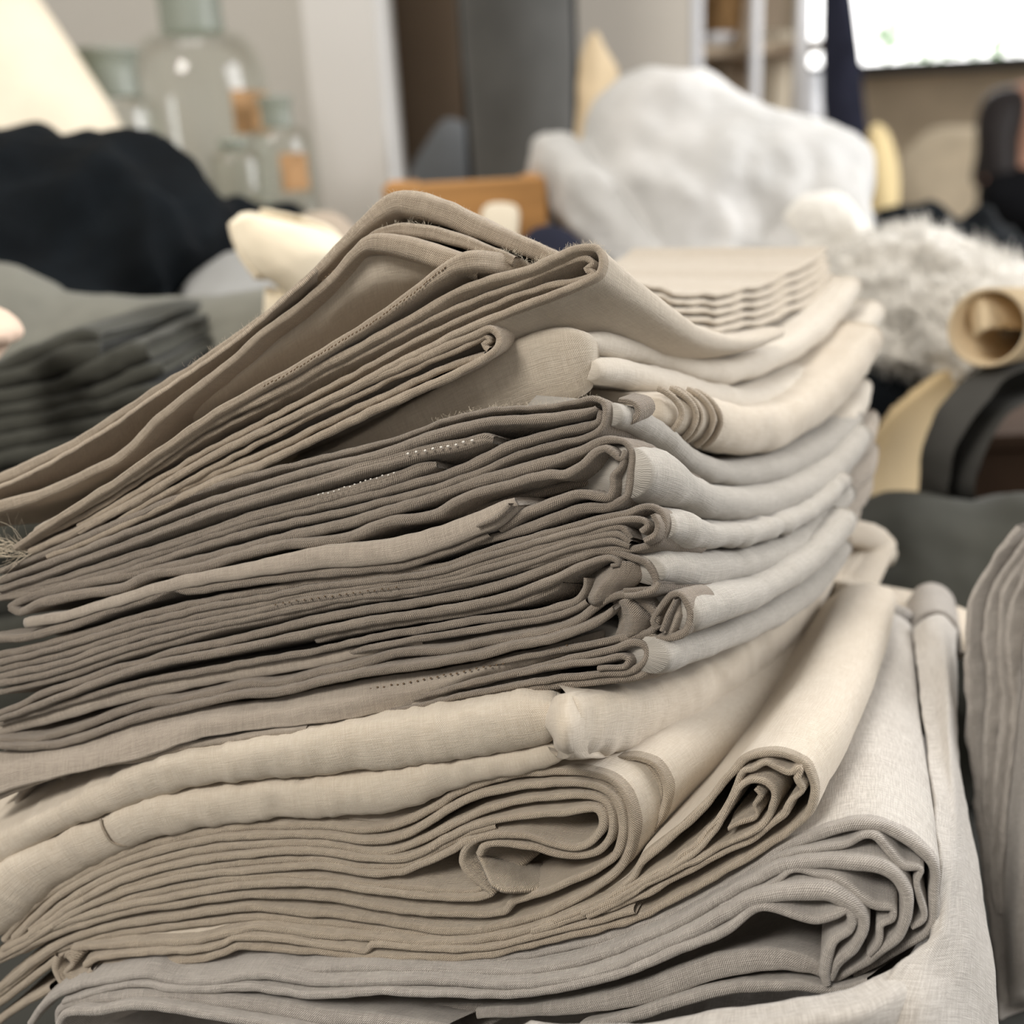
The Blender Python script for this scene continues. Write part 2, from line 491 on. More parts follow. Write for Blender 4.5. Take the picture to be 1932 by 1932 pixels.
# its broad inner faces, tilted away under the hems
loft(gA, [[(330,776,.337),(420,712,.334),(520,630,.331),(620,550,.327),(690,486,.324),(780,490,.323),(870,510,.323),(930,520,.325)],
          [(330,800,.336),(420,742,.333),(520,670,.331),(620,600,.329),(690,550,.328),(780,530,.328),(870,530,.326),(930,530,.326)],
          [(330,835,.350),(420,790,.348),(520,730,.346),(620,680,.344),(690,630,.344),(780,585,.342),(870,550,.338),(930,545,.336)]], M_BEIGE2, amp2=.0006)
loft(gA, [[(-70,950,.340),(60,895,.337),(200,815,.334),(300,745,.331),(420,665,.327),(500,602,.323),(600,512,.318)],
          [(-70,985,.352),(60,940,.350),(200,870,.348),(300,800,.345),(420,715,.340),(500,645,.336),(600,556,.330)]], M_BEIGE)
A3 = [(30,1035,12),(93,990,15),(155,952,16),(217,912,17),(310,848,18),(400,785,18),(478,740,18),(555,700,19),(633,652,19),(711,604,20),(788,550,24),(850,508,34),(890,494,42),(930,495,42,.003),(965,500,36,.008),(1010,516,28,.016),(1050,530,20,.022)]
sheet(gA, A3, M_BEIGE, GA, dd=-.002, amp2=.0003, groove=.25)
stitches(gA, [(500,728),(555,698),(633,650),(711,602),(788,546),(845,500)], M_THREAD_D, step=8, dd=-.0045, length=.0009, slant=.5)
stitches(gA, [(520,600,.012),(580,555,.010),(650,492,.006)], M_THREAD_D, step=8, dd=-.004, length=.0008)

# ================================================================== B: curled hairpin fold
gB = garment('beige folded cloth with a hairpin fold curling up at the top corner', (1000, 560, .32))
GB = Guide([(1140,500,.305),(1235,575,.325),(1330,638,.350),(1420,650,.385),(1480,630,.41)], 0.3)
sheet(gB, [(60,1012,14),(155,962,15),(217,927,16),(310,862,17),(400,800,17),(524,738,18),(617,686,18),(711,638,18),(804,584,18),(866,550,18),(928,528,18),(1000,508,18),(1050,484,17),(1096,468,16),(1126,470,14),(1136,488,14),(1128,518,14),(1071,546,16),(999,574,17),(926,602,17),(854,634,17),(770,676,17),(680,724,17),(590,768,17),(500,812,17),(400,862,16),(310,914,16),(230,962,15),(150,1004,14)], M_BEIGE, GB, amp=.0003, mat2=M_BEIGE2)
sheet(gB, [(60,1024),(155,975),(217,940),(310,878),(400,818),(524,756),(640,692),(740,642),(840,592),(910,562),(965,543),(1050,503),(1085,489),(1106,487),(1119,497),(1107,507),(1121,516),(1104,525),(1050,536),(985,556),(925,580),(840,618),(740,668),(640,722),(524,784),(400,846),(310,900),(217,955),(150,992)], M_BEIGE, GB, t=13, L=.05, dd=.002, amp=.0004)

# ================================================================== C: small rolled hem
gC = garment('thin beige cloth with a small rolled hem end below the curled fold', (800, 700, .33))
GC = Guide([(940,640,.306),(1010,618,.335),(1100,598,.36)], 0.9)
sheet(gC, [(60,1040,13),(150,1000,14),(250,950,15),(350,890,15),(450,836,16),(550,790,16),(650,742,16),(750,696,16),(830,660,16),(895,632,15),(925,620,15),(941,632,14),(940,652,14),(925,668,15),(870,700,16),(781,740,17),(700,778,17),(600,826,16),(500,874,15),(400,912,15),(330,946,14),(250,985,14),(170,1020,13),(90,1050,12)], M_BEIGE, GC, amp=.0004)
sheet(gC, [(60,1056),(140,1018),(220,985),(300,940),(400,884),(500,832),(600,780),(700,734),(800,688),(870,658),(905,642),(918,634),(926,642),(914,650),(922,660)], M_BEIGE, GC, t=12, L=.04, dd=.001, amp=.0005)
sheet(gC, [(915,670),(840,694),(760,732),(680,768),(600,806),(500,856),(400,896),(330,930),(250,972),(160,1012),(80,1044)], M_BEIGE, GC, t=14, L=.06, dd=.002, amp=.0004)
# frayed warp ends at the far left
def threads(parent, base, n, spread, mat, name='frayed_threads', d=.335, ln=.012, rad=.00016, ang=(150, 210)):
    V, Fc = [], []
    for i in range(n):
        p = P(base[0] + random.uniform(-spread[0], spread[0]), base[1] + random.uniform(-spread[1], spread[1]), d + random.uniform(-.003, .003))
        a = math.radians(random.uniform(*ang)); l = ln * random.uniform(.5, 1.2); cv = random.uniform(-.6, .6)
        prev = None
        for s in range(5):
            f = s / 4; aa = a + cv * f
            c = p + RN @ (np.array([math.cos(aa), math.sin(aa), random.uniform(-.1, .1)]) * l * f)
            k = len(V); r = rad * (1 - .6 * f)
            for j in range(3):
                V.append(c + RN @ (np.array([math.cos(j * 2.094) * .3, math.sin(j * 2.094), math.cos(j * 2.094)]) * r))
            if s:
                for j in range(3): Fc.append([k - 3 + j, k - 3 + (j + 1) % 3, k + (j + 1) % 3, k + j])
    o = link(name, V, Fc, mat, parent); o['kind'] = 'stuff'; return o
threads(gC, (35, 1035), 60, (30, 16), M_FUZZ, ang=(110, 230))

# ================================================================== S: pinched pale cloth with two folds sweeping right
gS = garment('pale beige cloth with a pinched crease, two soft folds sweeping to the right', (1000, 720, .335))
sheet(gS, [(540,890,14,0,.334),(640,856,30,0,.331),(760,808,62,0,.328),(870,760,100,0,.325),(980,714,140,0,.322),(1060,690,140,0,.319),(1110,676,110,0,.318),(1128,672,60,0,.320)], M_BEIGE2, inward=.05, bul=.35, amp2=.0012, caps=True)
def rf(px, x0, d0, V=2500): return d0 * (V - x0) / (V - px)
def tube(parent, pts, mat, d0, V=2500, inward=.06, bul=.8, amp=.0003, amp2=.0008, caps=True, x0=None, **k):
    x0 = pts[0][0] if x0 is None else x0
    return sheet(parent, [(x, y, t, 0, rf(x, x0, d0, V)) for x, y, t in pts], mat, inward=inward, bul=bul, amp=amp, amp2=amp2, caps=caps, **k)
tube(gS, [(1096,650,16),(1110,649,38),(1160,655,52),(1220,668,52),(1290,690,52),(1360,700,50),(1430,684,50),(1510,642,50),(1570,585,48),(1603,540,42)], M_PALE, .318, bul=1.1, pk=.0003)
tube(gS, [(1112,699,34),(1122,700,48),(1170,706,57),(1240,722,61),(1320,748,63),(1400,762,61),(1470,742,59),(1540,700,57),(1600,640,55),(1642,590,52)], M_PALE, .316, inward=.07, bul=1.1, pk=.0003)
# ================================================================== R: flat top cloth at the far side with frilled edges
gR = garment('pale flat cloth with frilled edges lying on the far top of the stack', (1400, 540, .43))
Rbase = [(1120,512),(1180,530),(1240,545),(1300,556),(1340,556),(1380,551),(1430,540),(1480,520),(1520,499),(1556,473)]
for i in range(5):
    ln = [(x + 3 * i, y + 16.5 * i + 2.6 * math.sin(x * .075 + .25 * i) + 1.1 * math.sin(x * .16 + .3 * i)) for x, y, _ in catmull([(x, y, 0) for x, y in Rbase], 8)]
    sheet(gR, [(x, y, 11, 0, (.372 - .0045 * i) * (2700 - 1120) / (2700 - x)) for x, y in ln], M_BEIGE2, inward=.11 if i == 0 else .07, amp=.0003, amp2=.0003, bul=1, spacing=6)

# ================================================================== T3: cream roll with ringed end
gT = garment('cream rolled cloth with a ringed end between the pale and grey folds', (1400, 800, .36))
roll_t = tube(gT, [(1236,776,50),(1262,784,80),(1300,792,94),(1340,802,96),(1400,812,92),(1460,804,84),(1520,772,82),(1570,730,78),(1610,684,74),(1640,640,66)], M_CREAM, .324, x0=1236, inward=.07, amp2=.0012, pk=.0004)
FT = LAST
for x in (1322, 1310, 1288, 1277, 1256):
    # concentric hem edges wrapping the end of the roll
    ridge(roll_t, FT, x, M_CREAMH, rad=.0011, lo=-62, hi=86, slant=lambda p: -.008 * max(0, math.sin(p)) ** 2.2 - .002 * max(0, -math.sin(p)), lift=.0009)

# ================================================================== D..I: the grey garments
gD = garment('grey twill folded cloth, uppermost grey one, with two white-stitched hem tongues', (900, 850, .32))
GD = right_face([(1155,780),(1220,806),(1281,850),(1335,884),(1390,898),(1444,890),(1498,868),(1553,832),(1590,790)], .302)
sheet(gD, [(0,1078,12),(62,1054,13),(124,1030,14),(186,1003,14),(248,978,14),(311,950,15),(404,918,15),(497,893,14),(600,866,13),(680,846,12),(755,826,11),(817,802,11),(879,783,11),(942,773,11),(1035,768,11),(1090,760,11),(1122,754,12),(1140,762,14),(1144,782,14),(1138,806,13),(1115,822,13),(1035,842,14),(973,860,15),(911,888,15),(848,912,15),(786,931,15),(693,954,16),(600,976,16),(497,998,16),(404,1024,16),(311,1055,15),(217,1085,14),(124,1108,13),(0,1130,12)], M_GREY, GD, L=.022)
sheet(gD, [(0,1096,14),(124,1052,15),(217,1015,16),(311,978,16),(404,944,17),(497,916,18),(600,886,19),(724,856,20),(817,824,22),(895,801,22),(942,794,20),(1035,790,20),(1090,782,18),(1120,774,13),(1126,768,8)], M_GREY, GD, L=.05, dd=-.001)
sheet(gD, [(1132,776,10),(1128,796,12),(1100,806,17),(1035,820,18),(973,838,20),(911,867,20),(848,894,19),(786,912,18),(724,928,17),(600,956,17),(497,980,16),(404,1008,15),(311,1040,14),(217,1074,13),(124,1100,13),(0,1126,12)], M_GREY, GD, L=.05)
sheet(gD, [(0,1112,14),(124,1070,15),(217,1036,16),(311,1002,18),(404,966,20),(497,938,22),(600,910,24),(693,882,26),(755,866,27),(817,850,27),(880,838,26),(918,828,24),(934,830,14)], M_GREY, GD, L=.05, dd=-.001, groove=.35, caps=True)
sheet(gD, [(0,1120,13),(124,1090,14),(217,1060,16),(311,1031,17),(404,1000,19),(497,970,21),(600,944,23),(693,918,24),(755,898,25),(800,882,24),(826,876,12)], M_GREY, GD, L=.05, groove=.35, caps=True)
stitches(gD, [(770,857),(817,847),(860,838),(905,826)], M_THREAD_W, step=17, dd=-.0038, length=.0009, rad=.0004)
stitches(gD, [(600,935),(650,920),(700,905),(755,890)], M_THREAD_W, step=13, dd=-.0034, length=.0006, rad=.0003)
# rear hem of the same cloth peeping out to the right of the front fold
sheet(gD, [(1120,812,12),(1160,806,14),(1190,796,14),(1206,782,14),(1200,764,12),(1170,756,10)], M_GREY, back((1190,790,.31), L=.008, az=38), dd=.006, groove=.3)

gE = garment('grey folded cloth gaping open with a dark hollow at its corner', (1000, 930, .31))
GE = right_face([(1188,890),(1245,898),(1317,928),(1390,946),(1462,932),(1517,908),(1571,872),(1607,828)], .298, vs=.72)
Eout = [(22,1144,14),(62,1124,19),(155,1102,20),(248,1084,20),(311,1072,19),(404,1049,19),(497,1025,20),(600,1000,21),(693,976,21),(786,948,22),(879,916,23),(978,888,24),(1042,870,23),(1094,850,20),(1133,832,17),(1160,829,15),(1182,836,14),(1192,856,14),(1190,885,15),(1186,915,16),(1180,938,16),(1146,956,20),(1107,957,21),(1055,974,21),(1003,994,20),(952,1010,17),(900,1020,15)]
sheet(gE, Eout, M_GREY, GE, L=.016)
sheet(gE, [(22,1148,14),(40,1156,16),(78,1138,19),(155,1121,20),(233,1108,20),(280,1086,19),(373,1073,20),(450,1049,20),(528,1029,20),(600,1023,20),(662,1013,21),(724,987,21),(817,972,21),(864,946,20),(895,932,19),(973,912,20),(1035,895,20),(1066,895,19),(1097,879,19),(1122,856,18),(1143,847,16),(1158,856,16),(1172,866,14),(1180,850,10)], M_GREY, GE, L=.045, dd=-.001)
sheet(gE, [(1176,866,10),(1170,882,12),(1158,898,14),(1157,920,15),(1150,938,17),(1130,938,19),(1107,933,20),(1081,934,20),(1029,954,21),(990,970,20),(962,988,16),(945,1000,12)], M_GREY, GE, L=.045, dd=-.001)
sheet(gE, [(1150,905,14),(1100,912,16),(1050,922,16),(1000,934,16),(940,950,16),(880,970,14)], M_GREY, GE, L=.05, dd=.008)
# wide loose hem band
sheet(gE, [(47,1176,18),(124,1163,20),(217,1134,22),(311,1107,24),(373,1094,27),(466,1076,30),(530,1064,36),(600,1052,42),(670,1046,46),(740,1040,48),(820,1018,46),(880,995,44),(930,975,42),(958,958,34),(976,946,18)], M_GREYL, GE, L=.05, dd=-.003, bul=.45, caps=True)
sheet(gE, [(900,992,8),(930,980,10),(952,962,10),(962,952,8)], M_GREY, GE, L=.02, dd=-.006)
sheet(gE, [(-40,1212,16),(0,1206,17),(62,1200,17),(93,1191,17),(155,1172,18),(217,1148,18),(280,1129,18),(326,1108,17),(357,1114,18),(466,1097,19),(600,1082,19),(693,1073,18),(755,1066,17),(817,1048,16),(879,1027,15),(926,1006,13)], M_GREY, GE, L=.05, dd=-.002)

gF = garment('grey folded cloth with a puckered thin fold below the open hollow', (1000, 1040, .31))
GF = right_face([(1250,985),(1300,1004),(1347,1014),(1425,1004),(1502,978),(1554,940),(1590,895)], .298, vs=.8)
Ft = [(0,1237),(124,1205),(217,1178),(311,1152),(404,1132),(497,1116),(600,1097),(693,1088),(786,1075),(848,1066),(900,1046),(978,1022),(1055,1001),(1133,979),(1185,968)]
Fb = [(0,1305),(124,1276),(217,1243),(311,1216),(404,1192),(497,1172),(600,1148),(693,1134),(786,1122),(900,1100),(1003,1070),(1081,1042),(1150,1036)]
sheet(gF, [(-40,1245,14)] + [(x, y, 15) for x, y in Ft] + [(1215,956,13),(1238,958,14),(1254,976,16),(1254,1000,16),(1242,1020,15),(1210,1032,14),(1159,1036,14),(1081,1044,14),(1003,1066,15),(900,1092,15),(786,1117,15),(693,1130,15),(600,1146,15),(497,1170,15),(404,1190,14),(311,1216,14),(217,1243,14),(124,1276,13),(0,1306,12)], M_GREY, GF, amp2=.0003, L=.016)
for i, f in enumerate((.2, .4, .6, .8)):
    ln = between(Ft, Fb, f)
    sheet(gF, [(x, y, 14) for x, y in ln] + ([(1214,984,13),(1222,994,12),(1210,1004,12)] if f < .3 else [(1190,1008 + 8*i,10)]), M_GREY, GF, L=.05, dd=random.uniform(-.002, .001), amp=.0003)
sheet(gF, [(1232,972,12),(1240,990,13),(1236,1010,13),(1216,1022,12)], M_GREY, GF, L=.03, dd=-.003, groove=.3)
stitches(gF, [(520,1140),(600,1128),(680,1118),(760,1106)], M_THREAD_D, step=14, dd=-.003, length=.0005, rad=.0003)

gG = garment('grey folded cloth with a hooked hem over a twisted corner', (1000, 1110, .31))
GG = right_face([(1222,1072),(1295,1076),(1373,1062),(1450,1048),(1528,1014),(1580,966),(1600,930)], .297, vs=.8)
sheet(gG, [(-30,1358,12),(31,1334,14),(93,1304,15),(155,1284,16),(217,1262,16),(280,1248,16),(311,1234,16),(404,1216,17),(497,1194,17),(600,1168,18),(693,1151,18),(786,1138,18),(879,1121,19),(900,1116,19),(1003,1084,19),(1081,1055,18),(1128,1041,16),(1160,1043,15),(1190,1050,15),(1218,1060,16),(1232,1076,16),(1240,1098,15),(1232,1110,13),(1210,1112,13),(1180,1116,12)], M_GREY, GG, L=.02)
sheet(gG, [(0,1357,12),(62,1334,14),(155,1298,15),(248,1266,16),(311,1249,16),(404,1232,17),(497,1214,17),(600,1192,18),(693,1173,18),(786,1160,18),(900,1139,19),(978,1119,19),(1055,1089,18),(1107,1063,16),(1146,1052,13),(1160,1056,11),(1164,1064,9),(1152,1066,8)], M_GREY, GG, L=.05, dd=-.002)
# the twisted face behind the hook
loft(gG, [[(1124,1066,.312),(1110,1094,.311),(1102,1126,.309),(1106,1142,.308)],[(1146,1068,.304),(1132,1096,.301),(1118,1126,.300),(1122,1142,.301)],[(1176,1058,.300),(1170,1086,.299),(1152,1116,.300),(1144,1138,.302)],[(1222,1062,.303),(1216,1088,.302),(1196,1110,.303),(1176,1128,.304)]], M_GREY, amp=.0005)
sheet(gG, [(600,1206,13),(700,1184,13),(800,1168,14),(900,1152,14),(978,1137,15),(1020,1122,18),(1050,1108,16),(1062,1098,8)], M_GREY, GG, L=.04, caps=True)
sheet(gG, [(0,1364,12),(124,1328,13),(217,1300,14),(311,1278,14),(404,1262,14),(497,1246,14),(600,1226,14),(700,1204,14),(800,1186,15),(900,1170,16),(1003,1158,16),(1055,1145,16),(1091,1132,14),(1104,1112,12),(1106,1090,10)], M_GREY, GG, L=.05)
sheet(gG, [(560,1250,10,.004),(640,1236,12,.003),(700,1222,13),(800,1204,14),(900,1188,15),(978,1176,15),(1029,1166,15),(1081,1150,14),(1110,1134,12)], M_GREY, GG, L=.05)
sheet(gG, [(1180,1124,11),(1210,1120,12),(1236,1112,13),(1246,1098,12)], M_GREY, GG, L=.03, dd=-.004)

gH = garment('grey folded cloth with a lens-shaped hem end and a creased round corner', (1000, 1190, .31))
GH = right_face([(1288,1150),(1321,1138),(1399,1116),(1476,1084),(1554,1024),(1590,975)], .296, vs=.75)
H1 = [(-30,1398,13),(0,1395,14),(62,1396,15),(100,1388,15),(155,1372,16),(217,1348,16),(280,1328,17),(341,1322,17),(404,1307,17),(466,1292,17),(528,1290,17),(600,1270,18),(650,1260,18),(700,1246,18),(750,1232,18),(850,1226,18),(900,1214,18),(978,1202,19),(1055,1185,19),(1094,1168,18),(1120,1148,17),(1146,1130,16),(1179,1124,15),(1205,1134,16),(1228,1150,16),(1238,1168,16),(1232,1188,15),(1205,1200,14),(1172,1206,13)]
sheet(gH, H1, M_GREY, back((1180,1150,.30), L=.05, az=35))
sheet(gH, [(-30,1402,12),(0,1407,13),(93,1407,15),(155,1392,16),(248,1358,17),(311,1342,17),(373,1329,17),(450,1312,17),(528,1305,18),(600,1287,18),(700,1267,18),(786,1255,18),(900,1237,19),(952,1222,19),(1029,1208,19),(1081,1192,19),(1128,1174,18),(1150,1158,14),(1160,1148,9)], M_GREY, back((1180,1150,.30), L=.05, az=35), dd=-.002, caps=True)
# wide band left, between the hooked cloth and these hems
sheet(gH, [(-30,1382,24),(0,1374,26),(124,1341,30),(217,1316,32),(311,1294,32),(404,1276,30),(497,1262,28),(600,1246,24),(700,1226,20),(800,1212,18)], M_GREYL, GH, L=.05, dd=.002, bul=.5)
# the creased round corner
sheet(gH, [(1240,1186,10),(1232,1172,12),(1246,1146,13),(1266,1124,14),(1286,1122,15),(1298,1138,16),(1304,1162,16),(1296,1188,16),(1270,1202,15),(1240,1204,13)], M_GREY, GH, dd=-.001, L=.014)
sheet(gH, [(1248,1190,8),(1258,1166,9),(1268,1146,8),(1274,1130,6)], M_GREY, GH, L=.02, dd=-.003)
# flat side with a stitched seam
loft(gH, [[(-60,1418,.342),(60,1412,.338),(160,1396,.334),(260,1362,.331),(380,1336,.328),(500,1318,.325),(620,1294,.322),(760,1270,.318),(900,1250,.314),(1040,1216,.310),(1140,1188,.308)],
          [(-60,1470,.336),(60,1440,.332),(160,1425,.328),(260,1395,.325),(380,1364,.321),(500,1345,.319),(620,1326,.316),(760,1304,.313),(900,1270,.311),(1040,1240,.308),(1140,1205,.308)],
          [(-60,1515,.334),(60,1478,.330),(160,1452,.326),(260,1432,.323),(380,1392,.320),(500,1374,.318),(620,1360,.316),(760,1338,.315),(900,1296,.316),(1040,1262,.315),(1140,1222,.315)]], M_GREYL, amp2=.0006)
sheet(gH, [(-30,1515,15),(0,1500,16),(62,1474,17),(124,1454,17),(217,1436,17),(300,1424,16),(350,1406,16),(420,1396,15),(500,1384,14),(580,1374,11)], M_GREYL, back((300,1430,.33), L=.03, az=25), dd=-.004)
stitches(gH, [(700,1300,.003),(800,1282,.003),(900,1262,.003),(1000,1240,.003),(1080,1215,.003)], M_THREAD_D, step=13, dd=-.0035, length=.0007, rad=.0003)

gI = garment('lowest grey folded cloth with a rolled hem nose above the cream cloth', (1000, 1270, .31))
GI = right_face([(1240,1232),(1269,1232),(1347,1206),(1425,1164),(1502,1116),(1554,1060),(1585,1005)], .297, vs=.7)
sheet(gI, [(800,1290,8,.006),(880,1266,10,.004),(952,1248,12),(1055,1228,13),(1130,1212,14),(1180,1200,14),(1212,1193,14),(1236,1204,15),(1243,1224,16),(1238,1248,16),(1212,1272,15),(1159,1282,15),(1081,1290,15),(978,1302,14),(900,1318,13),(830,1334,12),(740,1350,10)], M_GREY, GI, L=.018)
sheet(gI, [(720,1342,8,.003),(800,1314,11,.001),(900,1284,13),(1003,1262,14),(1081,1241,15),(1159,1224,15),(1190,1212,15),(1212,1216,14),(1222,1230,13),(1214,1250,13),(1190,1266,14),(1133,1272,14),(1055,1280,14),(952,1296,13),(880,1310,12),(800,1330,10),(720,1346,8)], M_GREY, GI, L=.05, dd=-.001)
sheet(gI, [(880,1296,8,.003),(950,1278,10,.002),(1020,1262,12),(1081,1252,12),(1140,1246,13),(1172,1238,13),(1186,1246,12),(1178,1258,11),(1130,1262,11)], M_GREY, GI, L=.04, dd=-.002)

# soft folds of the grey cloths along the right face of the stack
tube(gD, [(1150,784,45),(1195,796,54),(1240,820,50),(1286,862,50),(1332,887,49),(1402,893,50),(1472,879,53),(1542,841,56),(1600,790,54)], M_GREYT, .303, bul=1.1, amp2=.0007, pk=.0003)
tube(gE, [(1184,892,97),(1205,896,108),(1240,904,104),(1286,926,74),(1332,947,68),(1402,951,63),(1472,937,60),(1542,902,61),(1590,856,56),(1618,818,50)], M_GREYT, .3005, bul=1.1, amp2=.0007, pk=.0003)
tube(gF, [(1246,990,58),(1270,996,69),(1300,1002,61),(1332,1010,50),(1402,1008,45),(1472,989,39),(1542,953,35),(1590,905,33)], M_GREYT, .3005, bul=1.1, amp2=.0005, pk=.0011, pf=130)
tube(gG, [(1226,1078,52),(1250,1072,69),(1309,1076,74),(1379,1065,61),(1449,1047,58),(1518,1008,46),(1562,966,43),(1596,930,37)], M_GREYT, .2995, bul=1.1, amp2=.0006, pk=.0004)
tube(gH, [(1284,1160,58),(1298,1155,73),(1340,1143,69),(1379,1133,65),(1449,1105,51),(1518,1060,50),(1572,1010,48),(1596,975,41)], M_GREYT, .2985, bul=1.1, amp2=.0006, pk=.0003)
tube(gI, [(1228,1238,67),(1246,1234,76),(1286,1225,63),(1355,1202,54),(1425,1171,52),(1495,1133,51),(1542,1090,46),(1588,1032,41)], M_GREYT, .2985, bul=1.1, amp2=.0006, pk=.0003)
# faces of the twisted corners
loft(gH, [[(1152,1134,.305),(1168,1168,.304),(1160,1204,.304)],[(1188,1130,.299),(1204,1165,.298),(1190,1202,.300)],[(1226,1150,.303),(1236,1170,.302),(1226,1196,.303)]], M_GREY, amp=.0005)
loft(gH, [[(1242,1194,.304),(1256,1156,.303),(1270,1126,.303)],[(1262,1200,.2985),(1278,1162,.2965),(1282,1128,.299)],[(1290,1200,.303),(1302,1162,.302),(1294,1130,.303)]], M_GREYL, amp=.0003)
# small rolled hems in the dark gap at the left
gX = garment('rolled grey hem ends showing in the dark gap left of the cream roll', (120, 1490, .35))
for pts in ([(40,1560),(36,1510),(70,1470),(120,1462),(140,1490),(110,1540),(70,1555)], [(150,1530),(150,1480),(180,1450),(215,1445),(228,1462),(200,1490)], [(-20,1440),(10,1440),(28,1460),(20,1490),(-10,1500)], [(215,1470),(240,1440),(275,1430),(300,1436)], [(60,1530),(90,1500),(120,1490)]):
    sheet(gX, pts, M_GREYL, back((120,1500,.35), L=.05, az=25), t=15, dd=.014, groove=.2)

# ================================================================== J, K, L: cream linen
gJ = garment('cream linen cloth, upper cream one, its roll pinched at the corner', (700, 1420, .31))
def lerp_d(x): return dF(x, 1400) - .004
sheet(gJ, [(-80,1636,62),(0,1601,63),(100,1548,58),(200,1504,62),(300,1466,72),(400,1444,78),(500,1430,84),(600,1420,90),(700,1406,98),(800,1394,102),(900,1378,104),(966,1368,104),(1010,1362,98),(1042,1358,80),(1052,1358,56)], M_CREAM, inward=.07, bul=.55, amp2=.0010, amp=.0003, caps=True, dd=-.004, pk=.0008)
J2 = [(1034,1374,50),(1046,1372,96),(1070,1370,116),(1120,1366,120),(1180,1356,118),(1250,1338,112),(1320,1308,104),(1390,1262,94),(1450,1214,86),(1510,1150,80),(1555,1085,74),(1588,1030,66)]
sheet(gJ, [(x, y, t, 0, .286 * (2500-1034)/(2500-x)) for x, y, t in J2[2:]], M_CREAM, inward=.07, bul=.55, amp=.0004, amp2=.0011, caps=True, lt=.3, pk=.0008)
loft(gJ, [[(1034,1330,.3035),(1026,1352,.302),(1028,1372,.300),(1042,1394,.299),(1044,1410,.300),(1062,1430,.301)],
          [(1048,1314,.298),(1046,1345,.2915),(1048,1372,.288),(1052,1396,.2875),(1056,1414,.290),(1076,1434,.297)],
          [(1080,1306,.295),(1078,1340,.2885),(1078,1370,.2855),(1080,1398,.2865),(1084,1418,.290),(1098,1432,.297)],
          [(1126,1300,.309),(1126,1336,.3015),(1126,1364,.2985),(1126,1394,.2995),(1128,1414,.304),(1136,1430,.306)],
          [(1165,1296,.325),(1165,1330,.318),(1165,1360,.315),(1165,1390,.316),(1165,1408,.320),(1165,1424,.325)]], M_CREAM, amp=.0003, amp2=.0005)
gK = garment('cream linen cloth coiled into a big many-layered hairpin at the front', (700, 1600, .31))
roll_k = sheet(gK, [(-80,1740,120),(0,1698,118),(60,1650,104),(100,1626,92),(150,1600,86),(250,1556,76),(330,1536,78),(400,1526,78),(500,1514,74),(600,1507,76),(700,1498,80),(780,1484,80),(850,1464,62),(920,1446,50),(990,1436,50),(1050,1424,40),(1075,1420,24)], M_CREAM, inward=.05, bul=.5, amp2=.0009, amp=.0003, caps=True, dd=-.002, pk=.0008)
# overlapping patch seam on that roll
ridge(roll_k, LAST, 214, M_CREAMH, rad=.0004, lo=-72, hi=70, slant=lambda p: .006 * max(0, -math.sin(p)) ** 2, lift=.0002, name='seam_edge')
GK = Guide([(1190,1520,.292),(1280,1450,.312),(1390,1375,.345),(1490,1295,.38),(1570,1200,.415),(1640,1085,.455),(1662,1040,.47)], .55)
Ka_top = [(10,1772),(47,1726),(93,1687),(155,1647),(248,1606),(342,1578),(466,1560),(600,1557),(693,1563),(755,1551),(817,1523),(879,1487),(973,1462),(1066,1456),(1128,1464),(1166,1484),(1188,1524),(1194,1571),(1175,1630),(1097,1690),(1004,1730),(911,1752),(817,1752),(724,1736),(600,1720),(466,1712),(342,1728),(217,1746),(124,1776),(62,1816),(0,1865)]
sheet(gK, [(x, y, 17) for x, y in Ka_top], M_CREAMH, GK, amp=.0003, amp2=.0006, mat2=M_CREAM)
sheet(gK, [(30,1768),(93,1705),(155,1663),(248,1621),(342,1594),(466,1577),(600,1575),(709,1586),(771,1571),(848,1527),(911,1498),(1004,1481),(1097,1478),(1143,1492),(1170,1524),(1175,1572),(1155,1620),(1066,1668),(1000,1690),(968,1700),(951,1718),(879,1725),(786,1720),(693,1706),(600,1692),(466,1688),(342,1704),(217,1724),(93,1766),(0,1808)], M_CREAMH, GK, t=16, L=.06, dd=-.001)
sheet(gK, [(60,1752),(155,1682),(248,1638),(342,1612),(466,1594),(600,1592),(724,1606),(786,1590),(864,1550),(942,1519),(1035,1502),(1112,1502),(1148,1518),(1156,1555),(1150,1584),(1124,1608),(1066,1612),(1004,1598),(942,1590),(915,1596),(905,1610)], M_CREAMH, GK, t=15, L=.06, dd=-.001)
sheet(gK, [(60,1762),(155,1698),(248,1655),(342,1630),(466,1611),(600,1607),(724,1622),(786,1610),(833,1586),(895,1558),(973,1540),(1066,1532),(1124,1526),(1136,1536),(1138,1560),(1118,1584),(1090,1596),(1050,1592),(988,1575),(926,1575),(886,1592),(872,1624),(890,1652),(914,1672),(930,1684),(895,1694),(817,1692),(724,1682),(600,1668),(466,1668),(342,1690),(217,1712),(93,1752),(10,1790)], M_CREAMH, GK, t=15, L=.05, dd=-.002)
sheet(gK, [(0,1800),(40,1776),(93,1742),(155,1706),(248,1668),(342,1644),(466,1627),(600,1620),(693,1634),(771,1630),(817,1606),(860,1582),(895,1566),(940,1556)], M_CREAMH, GK, t=14, L=.05, dd=-.001)
sheet(gK, [(0,1806),(40,1784),(93,1750),(155,1714),(248,1680),(342,1656),(466,1642),(600,1634),(693,1648),(755,1644),(802,1626),(850,1606),(880,1588),(920,1576)], M_CREAMH, GK, t=14, L=.05, dd=-.002)
sheet(gK, [(0,1812),(60,1782),(155,1730),(248,1694),(342,1672),(466,1656),(600,1654),(662,1663),(755,1672),(848,1680),(900,1678),(914,1670)], M_CREAMH, GK, t=14, L=.05, dd=-.001)
